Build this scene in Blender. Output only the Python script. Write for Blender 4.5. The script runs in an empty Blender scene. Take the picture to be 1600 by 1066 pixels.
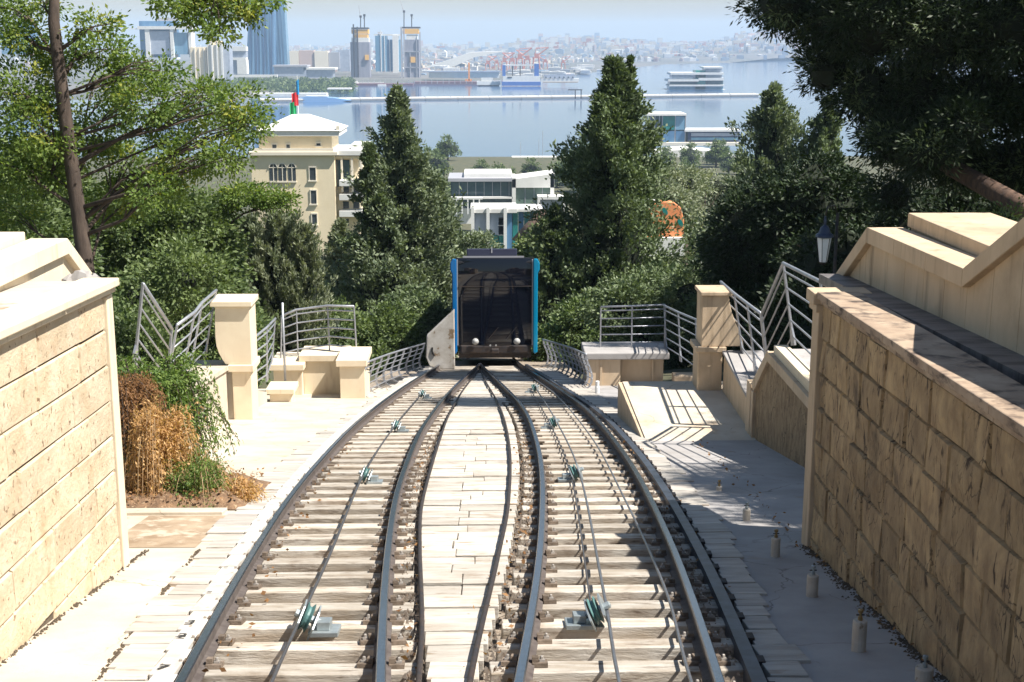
import bpy, bmesh, math, random
import numpy as np
from mathutils import Vector, Matrix
R = math.radians
C = bpy.context.scene
COL = C.collection
random.seed(7)

# ------------------------------------------------------------------ camera, light
TILT = math.atan(471 / 2100.0)
YAW = math.atan(40 / 2100.0)
cam_d = bpy.data.cameras.new('camera')
cam = bpy.data.objects.new('camera', cam_d)
COL.objects.link(cam)
cam.location = (0.27, 0, 0)
cam.rotation_euler = (R(90) - TILT, 0, -YAW)
cam_d.sensor_width = 36
cam_d.lens = 2100 / 1600 * 36
cam_d.clip_start = 0.1
cam_d.clip_end = 40000
C.camera = cam

SUN = Vector((0.535, -0.20, 0.82)).normalized()
w = bpy.data.worlds.new('World')
C.world = w
w.use_nodes = True
wn = w.node_tree.nodes
sky = wn.new('ShaderNodeTexSky')
sky.sky_type = 'NISHITA'
sky.sun_disc = False
sky.sun_elevation = math.asin(SUN.z)
sky.sun_rotation = math.atan2(SUN.x, SUN.y)
sky.altitude = 50
sky.air_density = 1.5
sky.dust_density = 0.6
sky.ozone_density = 2.0
wn['Background'].inputs[1].default_value = 0.05
w.node_tree.links.new(sky.outputs[0], wn['Background'].inputs[0])
sl = bpy.data.lights.new('sun', 'SUN')
sl.energy = 5.0
sl.angle = R(0.5)
sl.color = (1.0, 0.95, 0.87)
so = bpy.data.objects.new('sun', sl)
COL.objects.link(so)
so.rotation_euler = SUN.to_track_quat('Z', 'Y').to_euler()
so.location = (30, -10, 60)
C.view_settings.view_transform = 'Standard'
C.view_settings.look = 'None'
C.view_settings.gamma = 1
C.view_settings.exposure = 1.05
C.view_settings.use_curve_mapping = False
C.cycles.use_denoising = True
C.cycles.max_bounces = 8
C.cycles.diffuse_bounces = 3
C.cycles.glossy_bounces = 3
C.cycles.transmission_bounces = 4
C.cycles.transparent_max_bounces = 8
C.cycles.volume_bounces = 1
C.cycles.sample_clamp_indirect = 6

# real place from picture direction + distance: used for far things only
_f = Vector((math.sin(YAW) * math.cos(TILT), math.cos(YAW) * math.cos(TILT), -math.sin(TILT)))
_r = Vector((math.cos(YAW), -math.sin(YAW), 0))
_u = _r.cross(_f)
CAM = Vector((0.27, 0, 0))
def ray(x, y): return _f + _r * ((x - 800) / 2100) - _u * ((y - 533) / 2100)
def at_y(x, y, Y):
    d = ray(x, y); return CAM + d * (Y / d.y)
def at_z(x, y, Z):
    d = ray(x, y); return CAM + d * (Z / d.z)

# ------------------------------------------------------------------ materials
MATS = {}
def mat(name, c1, c2=None, scale=4.0, rough=0.8, metal=0.0, stretch=(1, 1, 1), detail=6, lo=0.35, hi=0.65,
        bump=0.0, bscale=None, spots=None, spot_scale=8, spot_lo=0.62, spot_hi=0.7, rnd=0.0, spec=0.5,
        c3=None, c3_scale=0.6, c3_lo=.5, c3_hi=.7, spot_stretch=None, crack=None):
    if name in MATS: return MATS[name]
    m = bpy.data.materials.new(name); m.use_nodes = True
    nt = m.node_tree; n = nt.nodes; l = nt.links
    b = n['Principled BSDF']
    b.inputs['Roughness'].default_value = rough
    b.inputs['Metallic'].default_value = metal
    b.inputs['Specular IOR Level'].default_value = spec
    tc = n.new('ShaderNodeTexCoord')
    gp = n.new('ShaderNodeNewGeometry')
    mp = n.new('ShaderNodeMapping'); mp.inputs['Scale'].default_value = stretch
    l.new(gp.outputs['Position'], mp.inputs[0])
    def noise(sc, src, det=detail, rg=.6):
        t = n.new('ShaderNodeTexNoise'); t.inputs['Scale'].default_value = sc
        t.inputs['Detail'].default_value = det; t.inputs['Roughness'].default_value = rg
        l.new(src, t.inputs['Vector']); return t.outputs['Fac']
    def ramp(src, a, bb):
        t = n.new('ShaderNodeMapRange'); t.inputs[1].default_value = a; t.inputs[2].default_value = bb
        l.new(src, t.inputs[0]); return t.outputs[0]
    def mix(fac, a, bb, mode='MIX'):
        t = n.new('ShaderNodeMix'); t.data_type = 'RGBA'; t.blend_type = mode
        if isinstance(fac, (int, float)): t.inputs[0].default_value = fac
        else: l.new(fac, t.inputs[0])
        for i, v in ((6, a), (7, bb)):
            if isinstance(v, tuple): t.inputs[i].default_value = (*v, 1)
            else: l.new(v, t.inputs[i])
        return t.outputs[2]
    col = c1
    nf = noise(scale, mp.outputs[0])
    if c2: col = mix(ramp(nf, lo, hi), c1, c2)
    if c3: col = mix(ramp(noise(c3_scale, gp.outputs['Position'], 5), c3_lo, c3_hi), col, c3)
    if spots:
        sv = mp.outputs[0]
        if spot_stretch:
            m2 = n.new('ShaderNodeMapping'); m2.inputs['Scale'].default_value = spot_stretch
            l.new(gp.outputs['Position'], m2.inputs[0]); sv = m2.outputs[0]
        col = mix(ramp(noise(spot_scale, sv, 4), spot_lo, spot_hi), col, spots)
    if crack:
        cs, cst, cwid, ccol = crack
        m3 = n.new('ShaderNodeMapping'); m3.inputs['Scale'].default_value = cst
        dn = n.new('ShaderNodeTexNoise'); dn.inputs['Scale'].default_value = 3; dn.inputs['Detail'].default_value = 5
        l.new(gp.outputs['Position'], dn.inputs['Vector'])
        ad = n.new('ShaderNodeVectorMath'); ad.operation = 'MULTIPLY_ADD'; ad.inputs[1].default_value = (.35, .35, .35)
        l.new(dn.outputs['Color'], ad.inputs[0]); l.new(gp.outputs['Position'], ad.inputs[2])
        l.new(ad.outputs[0], m3.inputs[0])
        vo = n.new('ShaderNodeTexVoronoi'); vo.feature = 'DISTANCE_TO_EDGE'; vo.inputs['Scale'].default_value = cs
        l.new(m3.outputs[0], vo.inputs['Vector'])
        ed = ramp(vo.outputs['Distance'], 0.0, cwid)
        br = ramp(noise(1.7, gp.outputs['Position'], 4), .42, .58)
        inv = n.new('ShaderNodeMath'); inv.operation = 'SUBTRACT'; inv.inputs[0].default_value = 1; l.new(ed, inv.inputs[1])
        mu = n.new('ShaderNodeMath'); mu.operation = 'MULTIPLY'; l.new(inv.outputs[0], mu.inputs[0]); l.new(br, mu.inputs[1])
        col = mix(mu.outputs[0], col, ccol)
    if rnd > 0:
        oi = n.new('ShaderNodeObjectInfo')
        mr = n.new('ShaderNodeMapRange'); mr.inputs[3].default_value = 1 - rnd; mr.inputs[4].default_value = 1 + rnd * .6
        l.new(oi.outputs['Random'], mr.inputs[0])
        cc = n.new('ShaderNodeCombineColor')
        for i in range(3): l.new(mr.outputs[0], cc.inputs[i])
        col = mix(1.0, col, cc.outputs[0], 'MULTIPLY')
    if isinstance(col, tuple): b.inputs['Base Color'].default_value = (*col, 1)
    else: l.new(col, b.inputs['Base Color'])
    if bump > 0:
        bp = n.new('ShaderNodeBump'); bp.inputs['Strength'].default_value = min(1, bump)
        bp.inputs['Distance'].default_value = 0.02 * max(1, bump)
        l.new(noise(bscale or scale * 3, mp.outputs[0], 8, .7), bp.inputs['Height'])
        l.new(bp.outputs[0], b.inputs['Normal'])
    MATS[name] = m
    return m

def leafmat(name, c1, c2, trans=0.25, rough=0.55):
    if name in MATS: return MATS[name]
    m = bpy.data.materials.new(name); m.use_nodes = True
    nt = m.node_tree; n = nt.nodes; l = nt.links
    b = n['Principled BSDF']; b.inputs['Roughness'].default_value = rough
    b.inputs['Specular IOR Level'].default_value = 0.35
    a = n.new('ShaderNodeAttribute'); a.attribute_name = 'tint'
    cr = n.new('ShaderNodeMix'); cr.data_type = 'RGBA'
    cr.inputs[6].default_value = (*c1, 1); cr.inputs[7].default_value = (*c2, 1)
    l.new(a.outputs['Fac'], cr.inputs[0])
    l.new(cr.outputs[2], b.inputs['Base Color'])
    t = n.new('ShaderNodeBsdfTranslucent')
    br = n.new('ShaderNodeMix'); br.data_type = 'RGBA'; br.blend_type = 'MULTIPLY'; br.inputs[0].default_value = 1
    l.new(cr.outputs[2], br.inputs[6]); br.inputs[7].default_value = (1.5, 1.6, .7, 1)
    l.new(br.outputs[2], t.inputs[0])
    mx = n.new('ShaderNodeMixShader'); mx.inputs[0].default_value = trans
    l.new(b.outputs[0], mx.inputs[1]); l.new(t.outputs[0], mx.inputs[2])
    l.new(mx.outputs[0], n['Material Output'].inputs['Surface'])
    MATS[name] = m
    return m

M_sleeper = mat('sleeper_timber', (.56, .52, .46), (.36, .30, .23), 3, .9, stretch=(.7, 3.5, 3.5), bump=.8, bscale=12, spots=(.13, .09, .06), spot_scale=5, spot_lo=.56, spot_hi=.72, rnd=.26, c3=(.24, .18, .13), c3_scale=1.6, c3_lo=.55, c3_hi=.75)
M_plank = mat('weathered_plank', (.58, .54, .48), (.42, .37, .31), 3, .9, stretch=(.6, 3, 3), bump=.6, bscale=14, spots=(.26, .18, .11), spot_scale=4, spot_lo=.57, spot_hi=.70, rnd=.22, c3=(.32, .25, .18), c3_scale=1.4, c3_lo=.58, c3_hi=.78)
M_slab = mat('stone_slab', (.50, .47, .42), (.37, .33, .29), 2.5, .9, stretch=(.7, 3, 3), bump=.4, bscale=14, spots=(.24, .17, .11), spot_scale=2.4, spot_lo=.6, spot_hi=.74, rnd=.16)
M_kerb = mat('white_kerb', (.56, .54, .50), (.42, .39, .35), 6, .85, bump=.3, spots=(.22, .17, .12), spot_scale=14, spot_lo=.64, spot_hi=.7, rnd=.08)
M_bed = mat('track_bed_grit', (.36, .31, .25), (.20, .15, .11), 14, .95, bump=.8, bscale=40)
M_conc = mat('pale_concrete', (.38, .36, .35), (.30, .285, .275), 1.6, .9, bump=.25, bscale=30, crack=(.8, (1, .6, 1), .008, (.14, .12, .11)), spots=(.30, .23, .16), spot_scale=1.1, spot_lo=.66, spot_hi=.8, c3=(.27, .25, .23), c3_scale=.5)  # grey lowered to put the right floor's shade into the colour
M_concL = mat('sunlit_concrete', (.56, .50, .41), (.46, .39, .30), 1.2, .9, bump=.3, bscale=30, spots=(.38, .27, .17), spot_scale=1.3, spot_lo=.60, spot_hi=.78, crack=(.7, (1, .6, 1), .006, (.25, .2, .15)))  # lighter concrete copy, sunlight put into the colour
M_wet = mat('brown_patch', (.42, .32, .22), (.26, .18, .11), 2.5, .85, bump=.6, bscale=25, spots=(.50, .42, .32), spot_scale=3.5, spot_lo=.55, spot_hi=.65)
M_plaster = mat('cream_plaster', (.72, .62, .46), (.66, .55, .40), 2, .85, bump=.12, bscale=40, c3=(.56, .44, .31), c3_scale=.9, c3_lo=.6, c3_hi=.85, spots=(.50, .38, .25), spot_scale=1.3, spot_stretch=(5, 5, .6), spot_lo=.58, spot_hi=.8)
M_plasterR = mat('shaded_worn_plaster', (.58, .45, .31), (.48, .36, .24), 2, .85, bump=.15, bscale=40, stretch=(1, 1, .4), c3=(.36, .27, .18), c3_scale=1.1, c3_lo=.52, c3_hi=.75, spots=(.24, .18, .12), spot_scale=1.3, spot_stretch=(5, 5, .5), spot_lo=.56, spot_hi=.8)  # darker plaster copy, right-side shade put into the colour along with streaks
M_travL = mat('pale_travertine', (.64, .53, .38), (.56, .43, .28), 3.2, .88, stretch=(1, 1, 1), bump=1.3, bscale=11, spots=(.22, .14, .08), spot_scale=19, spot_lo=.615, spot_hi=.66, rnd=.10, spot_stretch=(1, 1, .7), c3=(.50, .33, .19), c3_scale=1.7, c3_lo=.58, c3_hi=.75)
M_travR = mat('shaded_dirty_travertine', (.50, .355, .195), (.30, .205, .115), 5, .92, stretch=(1, 1.2, .75), bump=2.6, bscale=6, spots=(.08, .05, .03), spot_scale=7, spot_lo=.60, spot_hi=.68, rnd=.22, spot_stretch=(1, 1.8, .55), c3=(.10, .07, .045), c3_scale=1.1, c3_lo=.60, c3_hi=.72, crack=(4.6, (1, 1.7, .5), .032, (.06, .042, .028)))  # left wall's stone, stained, with its shade also put into the colour
M_joint = mat('wall_joint', (.13, .10, .07), (.08, .06, .04), 8, .95)
M_terrR = mat('shaded_damp_terrace', (.20, .18, .17), (.12, .11, .11), 2, .55, stretch=(1, 3, 1), bump=.3, spots=(.08, .07, .07), spot_scale=2, spot_lo=.5, spot_hi=.62)  # damp dark floor, with the pine's shade put into its colour
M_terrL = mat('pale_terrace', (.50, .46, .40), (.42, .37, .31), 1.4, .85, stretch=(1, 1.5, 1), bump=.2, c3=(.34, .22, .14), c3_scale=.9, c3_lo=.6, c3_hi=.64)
M_rail = mat('polished_rail_steel', (.22, .27, .36), (.16, .20, .27), 30, .25, .95)
M_railside = mat('shaded_dusty_rail_web', (.12, .10, .09), (.07, .055, .05), 10, .8, .1)  # sides darkened to carry the shadow beside the rails in their colour
M_iron = mat('dark_iron', (.035, .035, .04), (.07, .05, .04), 12, .6, .4, bump=.3)
M_clip = mat('rusty_clip', (.12, .09, .065), (.22, .17, .13), 14, .8, .2, bump=.4, rnd=.3)
M_bolt = mat('pale_bolt', (.33, .30, .27), None, 10, .5, .3)
M_cable = mat('steel_cable', (.10, .10, .11), (.17, .16, .16), 60, .45, .7)
M_pipe = mat('galvanised_pipe', (.30, .31, .33), (.22, .22, .24), 20, .4, .8)
M_galv = mat('galvanised_plate', (.42, .46, .47), (.30, .34, .35), 9, .45, .6, bump=.1)
M_teal = mat('teal_paint', (.05, .12, .12), (.10, .20, .19), 9, .5, .0)
M_railing = mat('grey_painted_steel', (.42, .43, .46), (.32, .33, .36), 8, .4, .5, bump=.1)
M_white = mat('white_paint', (.78, .78, .76), (.68, .68, .66), 4, .5)
M_bark = mat('bark', (.09, .065, .05), (.045, .032, .025), 9, .95, stretch=(1, 1, .25), bump=1.0, bscale=18)
M_pinebark = mat('pine_bark', (.15, .09, .06), (.07, .045, .035), 7, .95, stretch=(1, 1, .4), bump=1.0, bscale=16)
M_soil = mat('dry_soil', (.30, .18, .10), (.14, .085, .05), 9, .95, bump=2.5, bscale=18, spots=(.45, .33, .20), spot_scale=22, spot_lo=.6, spot_hi=.66)
M_ground = mat('hillside_ground', (.10, .09, .05), (.05, .06, .03), .3, .95, bump=.5, bscale=3)
M_blue = mat('blue_car_paint', (.0, .13, .38), None, 1, .25, .0)
M_cyan = mat('cyan_car_paint', (.0, .22, .40), None, 1, .25, .0)
M_black = mat('black_body', (.012, .012, .014), None, 1, .35)
M_glassb = mat('black_car_glass', (.004, .005, .010), None, 1, .03, .0, spec=.55)
M_navy = mat('roof_unit_paint', (.03, .035, .07), None, 1, .5)
M_lamp = mat('lamp_lens', (.38, .38, .37), None, 1, .2)
M_greyp = mat('grey_trim', (.35, .35, .38), None, 1, .5)
M_brass = mat('brass_valve', (.35, .25, .12), None, 1, .4, .8)

# ------------------------------------------------------------------ mesh helpers
class MB:
    def __init__(s): s.v = []; s.f = []; s.m = []
    def quad(s, a, b, c, d, mi=0):
        i = len(s.v); s.v += [a, b, c, d]; s.f.append((i, i + 1, i + 2, i + 3)); s.m.append(mi)
    def hexa(s, p, mi=0):
        i = len(s.v); s.v += [tuple(q) for q in p]
        for f in ((3, 2, 1, 0), (4, 5, 6, 7), (0, 1, 5, 4), (1, 2, 6, 5), (2, 3, 7, 6), (3, 0, 4, 7)):
            s.f.append(tuple(i + k for k in f)); s.m.append(mi)
    def box(s, x0, x1, y0, y1, z0, z1, mi=0, sh=0.0, yr=0.0):
        # sh: drop of z per metre of y from yr
        def q(x, y, z): return (x, y, z + sh * (y - yr))
        s.hexa([q(x0, y0, z0), q(x1, y0, z0), q(x1, y1, z0), q(x0, y1, z0),
                q(x0, y0, z1), q(x1, y0, z1), q(x1, y1, z1), q(x0, y1, z1)], mi)
    def prism(s, poly, a, b, axis='x', mi=0):
        # poly: list of 2D points; extruded along axis from a to b
        def P(p, t):
            if axis == 'x': return (t, p[0], p[1])
            if axis == 'y': return (p[0], t, p[1])
            return (p[0], p[1], t)
        i = len(s.v); n = len(poly)
        s.v += [P(p, a) for p in poly] + [P(p, b) for p in poly]
        s.f.append(tuple(range(i, i + n))); s.m.append(mi)
        s.f.append(tuple(range(i + 2 * n - 1, i + n - 1, -1))); s.m.append(mi)
        for k in range(n):
            k2 = (k + 1) % n
            s.f.append((i + k2, i + k, i + n + k, i + n + k2)); s.m.append(mi)
    def tube(s, pts, r, seg=6, mi=0):
        pts = [Vector(p) for p in pts]; rs = r if isinstance(r, (list, tuple)) else [r] * len(pts)
        i = len(s.v); n = len(pts); prev = None
        for k, p in enumerate(pts):
            t = (pts[min(k + 1, n - 1)] - pts[max(k - 1, 0)]).normalized()
            if prev is None:
                a = Vector((0, 0, 1)) if abs(t.z) < .9 else Vector((1, 0, 0))
                u = t.cross(a).normalized()
            else:
                u = (prev - t * prev.dot(t)).normalized()
            prev = u; v = t.cross(u)
            for j in range(seg):
                an = 2 * math.pi * j / seg
                s.v.append(tuple(p + (u * math.cos(an) + v * math.sin(an)) * rs[k]))
        for k in range(n - 1):
            for j in range(seg):
                j2 = (j + 1) % seg
                s.f.append((i + k * seg + j, i + k * seg + j2, i + (k + 1) * seg + j2, i + (k + 1) * seg + j)); s.m.append(mi)
        s.f.append(tuple(i + j for j in reversed(range(seg)))); s.m.append(mi)
        s.f.append(tuple(i + (n - 1) * seg + j for j in range(seg))); s.m.append(mi)
    def lathe(s, prof, c, seg=16, axis=(0, 0, 1), mi=0):
        ax = Vector(axis).normalized(); q = Vector((0, 0, 1)).rotation_difference(ax); c = Vector(c)
        i = len(s.v)
        for (r, h) in prof:
            for j in range(seg):
                an = 2 * math.pi * j / seg
                s.v.append(tuple(c + q @ Vector((r * math.cos(an), r * math.sin(an), h))))
        for k in range(len(prof) - 1):
            for j in range(seg):
                j2 = (j + 1) % seg
                s.f.append((i + k * seg + j, i + k * seg + j2, i + (k + 1) * seg + j2, i + (k + 1) * seg + j)); s.m.append(mi)
        s.f.append(tuple(i + j for j in reversed(range(seg)))); s.m.append(mi)
        k = len(prof) - 1
        s.f.append(tuple(i + k * seg + j for j in range(seg))); s.m.append(mi)
    def build(s, name, mats, parent=None, smooth=False, bevel=0.0):
        me = bpy.data.meshes.new(name)
        me.from_pydata([tuple(v) for v in s.v], [], s.f)
        if not isinstance(mats, (list, tuple)): mats = [mats]
        for m in mats: me.materials.append(m)
        if len(mats) > 1: me.polygons.foreach_set('material_index', s.m)
        if smooth: me.polygons.foreach_set('use_smooth', [True] * len(s.f))
        o = bpy.data.objects.new(name, me); COL.objects.link(o)
        if bevel > 0:
            bv = o.modifiers.new('bevel', 'BEVEL'); bv.width = bevel; bv.segments = 2; bv.limit_method = 'ANGLE'
        if parent: link(o, parent)
        return o

def link(o, p):
    o.parent = p
    o.matrix_parent_inverse = Matrix.Translation(-p.location) if p.type == 'EMPTY' else Matrix()
    return o
def tag(o, label=None, cat=None, group=None, kind=None):
    if label: o['label'] = label
    if cat: o['category'] = cat
    if group: o['group'] = group
    if kind: o['kind'] = kind
    return o
def thing(name, loc, label, cat, group=None):
    o = bpy.data.objects.new(name, None); COL.objects.link(o); o.location = loc; o.empty_display_size = .2
    bpy.context.view_layer.update()
    return tag(o, label, cat, group)
def share(src, name, loc, parent=None, rot=None, scale=None):
    o = bpy.data.objects.new(name, src.data); COL.objects.link(o); o.location = loc
    if rot: o.rotation_euler = rot
    if scale: o.scale = scale
    if parent: link(o, parent)
    return o
def copy_tree(o, loc):
    c = o.copy(); COL.objects.link(c); c.location = loc
    for ch in o.children:
        d = ch.copy(); COL.objects.link(d); d.parent = c; d.matrix_parent_inverse = ch.matrix_parent_inverse.copy()
        for g in ch.children:
            e = g.copy(); COL.objects.link(e); e.parent = d; e.matrix_parent_inverse = g.matrix_parent_inverse.copy()
    return c

def np_mesh(name, V, F, matr, tint=None, parent=None, smooth=False):
    me = bpy.data.meshes.new(name); nf = len(F); k = F.shape[1]
    me.vertices.add(len(V)); me.vertices.foreach_set('co', V.astype(np.float32).ravel())
    me.loops.add(nf * k); me.loops.foreach_set('vertex_index', F.astype(np.int32).ravel())
    me.polygons.add(nf); me.polygons.foreach_set('loop_start', np.arange(0, nf * k, k, dtype=np.int32))
    if tint is not None:
        a = me.attributes.new('tint', 'FLOAT', 'FACE'); a.data.foreach_set('value', tint.astype(np.float32))
    me.update(calc_edges=True)
    me.materials.append(matr)
    if smooth: me.polygons.foreach_set('use_smooth', np.ones(nf, dtype=bool))
    o = bpy.data.objects.new(name, me); COL.objects.link(o)
    if parent: link(o, parent)
    return o

def leaves(name, P, D, L, W, matr, rng, tint, parent=None):
    n = len(P)
    D = D / (np.linalg.norm(D, axis=1, keepdims=True) + 1e-9)
    S = np.cross(D, rng.normal(size=(n, 3))); S /= (np.linalg.norm(S, axis=1, keepdims=True) + 1e-9)
    l = (L * rng.uniform(.6, 1.3, n))[:, None]; wd = (W * rng.uniform(.6, 1.3, n))[:, None]
    N = np.cross(D, S)
    V = np.empty((n, 4, 3))
    V[:, 0] = P; V[:, 1] = P + D * l * .5 + S * wd * .5 + N * wd * .15
    V[:, 2] = P + D * l; V[:, 3] = P + D * l * .5 - S * wd * .5 + N * wd * .15
    F = np.arange(n * 4).reshape(n, 4)
    return np_mesh(name, V.reshape(-1, 3), F, matr, tint, parent)

def g_track(Y): return -2.71 - .182 * Y
# smooth interpolation of a measured line
def interp(tab):
    ys = [p[0] for p in tab]; xs = [p[1] for p in tab]
    def f(y):
        if y <= ys[0]: return xs[0] + (xs[1] - xs[0]) / (ys[1] - ys[0]) * (y - ys[0])
        if y >= ys[-1]: return xs[-1] + (xs[-1] - xs[-2]) / (ys[-1] - ys[-2]) * (y - ys[-1])
        for k in range(len(ys) - 1):
            if ys[k] <= y <= ys[k + 1]:
                t = (y - ys[k]) / (ys[k + 1] - ys[k])
                p0 = xs[max(k - 1, 0)]; p1 = xs[k]; p2 = xs[k + 1]; p3 = xs[min(k + 2, len(xs) - 1)]
                h = ys[k + 1] - ys[k]
                m1 = (p2 - p0) / (ys[k + 1] - ys[max(k - 1, 0)]) * h
                m2 = (p3 - p1) / (ys[min(k + 2, len(ys) - 1)] - ys[k]) * h
                return (2*t**3-3*t**2+1)*p1 + (t**3-2*t**2+t)*m1 + (-2*t**3+3*t**2)*p2 + (t**3-t**2)*m2
    return f
cl = interp([(2, -.55), (8.4, -1.10), (14.7, -1.455), (19.5, -1.55), (24.5, -1.53), (32.5, -1.24), (42.5, -.655), (47, -.45)])
cr = interp([(2, .60), (8.3, 1.14), (12.4, 1.43), (17.6, 1.66), (22.2, 1.73), (27, 1.68), (32, 1.42), (42.5, .73), (47, .55)])
GA = .645
xA = lambda y: cl(y) - GA
xB = lambda y: cl(y) + GA
xC = lambda y: cr(y) - GA
xD = lambda y: cr(y) + GA
slabL = interp([(2, -2.1), (8.4, -2.36), (10.3, -2.5), (12.6, -2.62), (17, -2.84), (21.4, -2.83), (28.3, -2.52), (36, -2.2), (43, -1.7)])
slabR = interp([(2, 2.2), (8.3, 2.43), (10.3, 2.6), (13, 2.78), (16.4, 2.96), (21.2, 3.05), (28, 3.05), (34, 2.9), (43, 2.3)])

# ------------------------------------------------------------------ land and water
def build_ground():
    xs = sorted(set(list(range(-60, 61, 4)) + [-9000, -5000, -3000, -1500, -800, -400, -250, -160, -100, -80, 80, 100, 160, 250, 400, 800, 1500, 3000, 5000, 9000]))
    ys = list(range(-40, 60, 4)) + [60, 70, 80, 100, 120, 150, 190, 240, 300, 340, 380, 430, 500, 600, 700, 780, 810, 830, 860, 1000, 2000, 5000, 9000, 15000]
    def h(x, y):
        z = -2.71 - .182 * max(y, -10) - .32
        if abs(x) > 7: z += min(1.6, (abs(x) - 7) * .25)
        if y > 45: z -= 1.0
        fl = -67.0 + (1 if y < 600 else 0)
        z = max(z, fl)
        if y > 820: z = -74.0
        elif y > 790: z = -68.5
        if y < 700: z += .6 * math.sin(x * .11 + y * .07) * (1 if abs(x) > 12 or y > 60 else 0)
        return z
    V = np.array([(x, y, h(x, y)) for y in ys for x in xs], float)
    nx = len(xs)
    F = np.array([(j * nx + i, j * nx + i + 1, (j + 1) * nx + i + 1, (j + 1) * nx + i) for j in range(len(ys) - 1) for i in range(nx - 1)])
    o = np_mesh('ground', V, F, M_ground, smooth=True); tag(o, kind='structure')
build_ground()

def water():
    m = bpy.data.materials.new('bay_water'); m.use_nodes = True
    nt = m.node_tree; n = nt.nodes; l = nt.links; b = n['Principled BSDF']
    b.inputs['Base Color'].default_value = (.045, .10, .20, 1)
    b.inputs['Roughness'].default_value = .09
    b.inputs['IOR'].default_value = 1.33
    g = n.new('ShaderNodeNewGeometry'); t = n.new('ShaderNodeTexNoise'); t.inputs['Scale'].default_value = .12
    t.inputs['Detail'].default_value = 6
    l.new(g.outputs['Position'], t.inputs['Vector'])
    bp = n.new('ShaderNodeBump'); bp.inputs['Strength'].default_value = .25; bp.inputs['Distance'].default_value = .25
    l.new(t.outputs['Fac'], bp.inputs['Height']); l.new(bp.outputs[0], b.inputs['Normal'])
    a = MB(); a.quad((-9000, 795, -70), (9000, 795, -70), (9000, 15000, -70), (-9000, 15000, -70))
    tag(a.build('water', m), kind='structure')
water()

M_far = mat('far_land', (.15, .14, .13), (.08, .09, .08), .004, .95, detail=8)
def far_land():
    coast = [(-500, 170), (0, 160), (380, 158), (430, 148), (500, 141), (545, 137), (620, 131), (760, 127), (860, 124), (900, 118), (960, 109), (1040, 101), (1130, 99), (1210, 95), (1400, 92), (1900, 90)]
    V = []; rows = 14
    for (px, py) in coast:
        p = at_z(px, py, -70)
        for k in range(rows):
            t = k / (rows - 1)
            y = p.y + (14500 - p.y) * t ** 1.7
            x = p.x * y / p.y
            z = -71 if k == 0 else -67.5
            if y > 4200:
                hill = 1.0 if px > 800 else .35
                q = min(1, (y - 4200) / 2600.0)
                z += hill * 62 * q * q * (3 - 2 * q) * (0.75 + .25 * math.sin(px * .021 + 1.3) + .06 * math.sin(px * .09))
                if px > 1150: z += 25 * q
            V.append((x, y, z))
    F = [(i * rows + k, (i + 1) * rows + k, (i + 1) * rows + k + 1, i * rows + k + 1) for i in range(len(coast) - 1) for k in range(rows - 1)]
    o = np_mesh('far_shore', np.array(V), np.array(F), M_far, smooth=True); tag(o, kind='structure')
    return V
FL = far_land()
def far_h(x, y):
    # ground height of the far shore
    px = 760 + 2100 * (x - .27) / max(y, 1) * 1.02
    z = -67.5
    if y > 4200:
        hill = 1.0 if px > 800 else .35
        q = min(1, (y - 4200) / 2600.0)
        z += hill * 62 * q * q * (3 - 2 * q) * (0.75 + .25 * math.sin(px * .021 + 1.3) + .06 * math.sin(px * .09))
        if px > 1150: z += 25 * q
    return z

# ------------------------------------------------------------------ corridor floor
def strip(name, fa, fb, y0, y1, dz, m, n=40, parent=None, thick=0):
    V = []; F = []
    for k in range(n + 1):
        y = y0 + (y1 - y0) * k / n
        V += [(fa(y), y, g_track(y) + dz), (fb(y), y, g_track(y) + dz)]
    F = [(2 * k, 2 * k + 1, 2 * k + 3, 2 * k + 2) for k in range(n)]
    return np_mesh(name, np.array(V), np.array(F), m, parent=parent)

YE = 60.0
tag(strip('gravel_bed', lambda y: -3.2, lambda y: 3.2, 1, 60, -.21, M_bed), kind='structure')
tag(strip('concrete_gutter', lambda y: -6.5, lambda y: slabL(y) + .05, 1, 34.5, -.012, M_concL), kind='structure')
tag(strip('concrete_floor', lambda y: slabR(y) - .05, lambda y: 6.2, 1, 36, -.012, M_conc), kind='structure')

# ------------------------------------------------------------------ the two tracks
def rail_mb(fx, y0, y1, step=.8, h=.16):
    prof = [(-.065, 0), (.065, 0), (.065, .018), (.012, .035), (.012, .10), (.034, .118), (.034, .148), (.026, h), (-.026, h), (-.034, .148), (-.034, .118), (-.012, .10), (-.012, .035), (-.065, .018)]
    b = MB(); n = int((y1 - y0) / step); K = len(prof)
    for k in range(n + 1):
        y = y0 + (y1 - y0) * k / n
        for (a, z) in prof: b.v.append((fx(y) + a, y, g_track(y) - .02 + z))
    for k in range(n):
        for j in range(K):
            j2 = (j + 1) % K
            b.f.append((k * K + j, k * K + j2, (k + 1) * K + j2, (k + 1) * K + j))
            b.m.append(0 if j in (6, 7, 8) else 1)
    return b
PIT = .62
def jit_box(x0, x1, y0, y1, z0, z1, j=.008, sl=-.182):
    b = MB()
    rr = lambda: random.uniform(-j, j)
    def q(x, y, z): return (x + rr(), y + rr(), z + sl * (y - (y0 + y1) / 2) + rr() * .6)
    b.hexa([q(x0, y0, z0), q(x1, y0, z0), q(x1, y1, z0), q(x0, y1, z0), q(x0, y0, z1), q(x1, y0, z1), q(x1, y1, z1), q(x0, y1, z1)])
    return b

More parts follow.
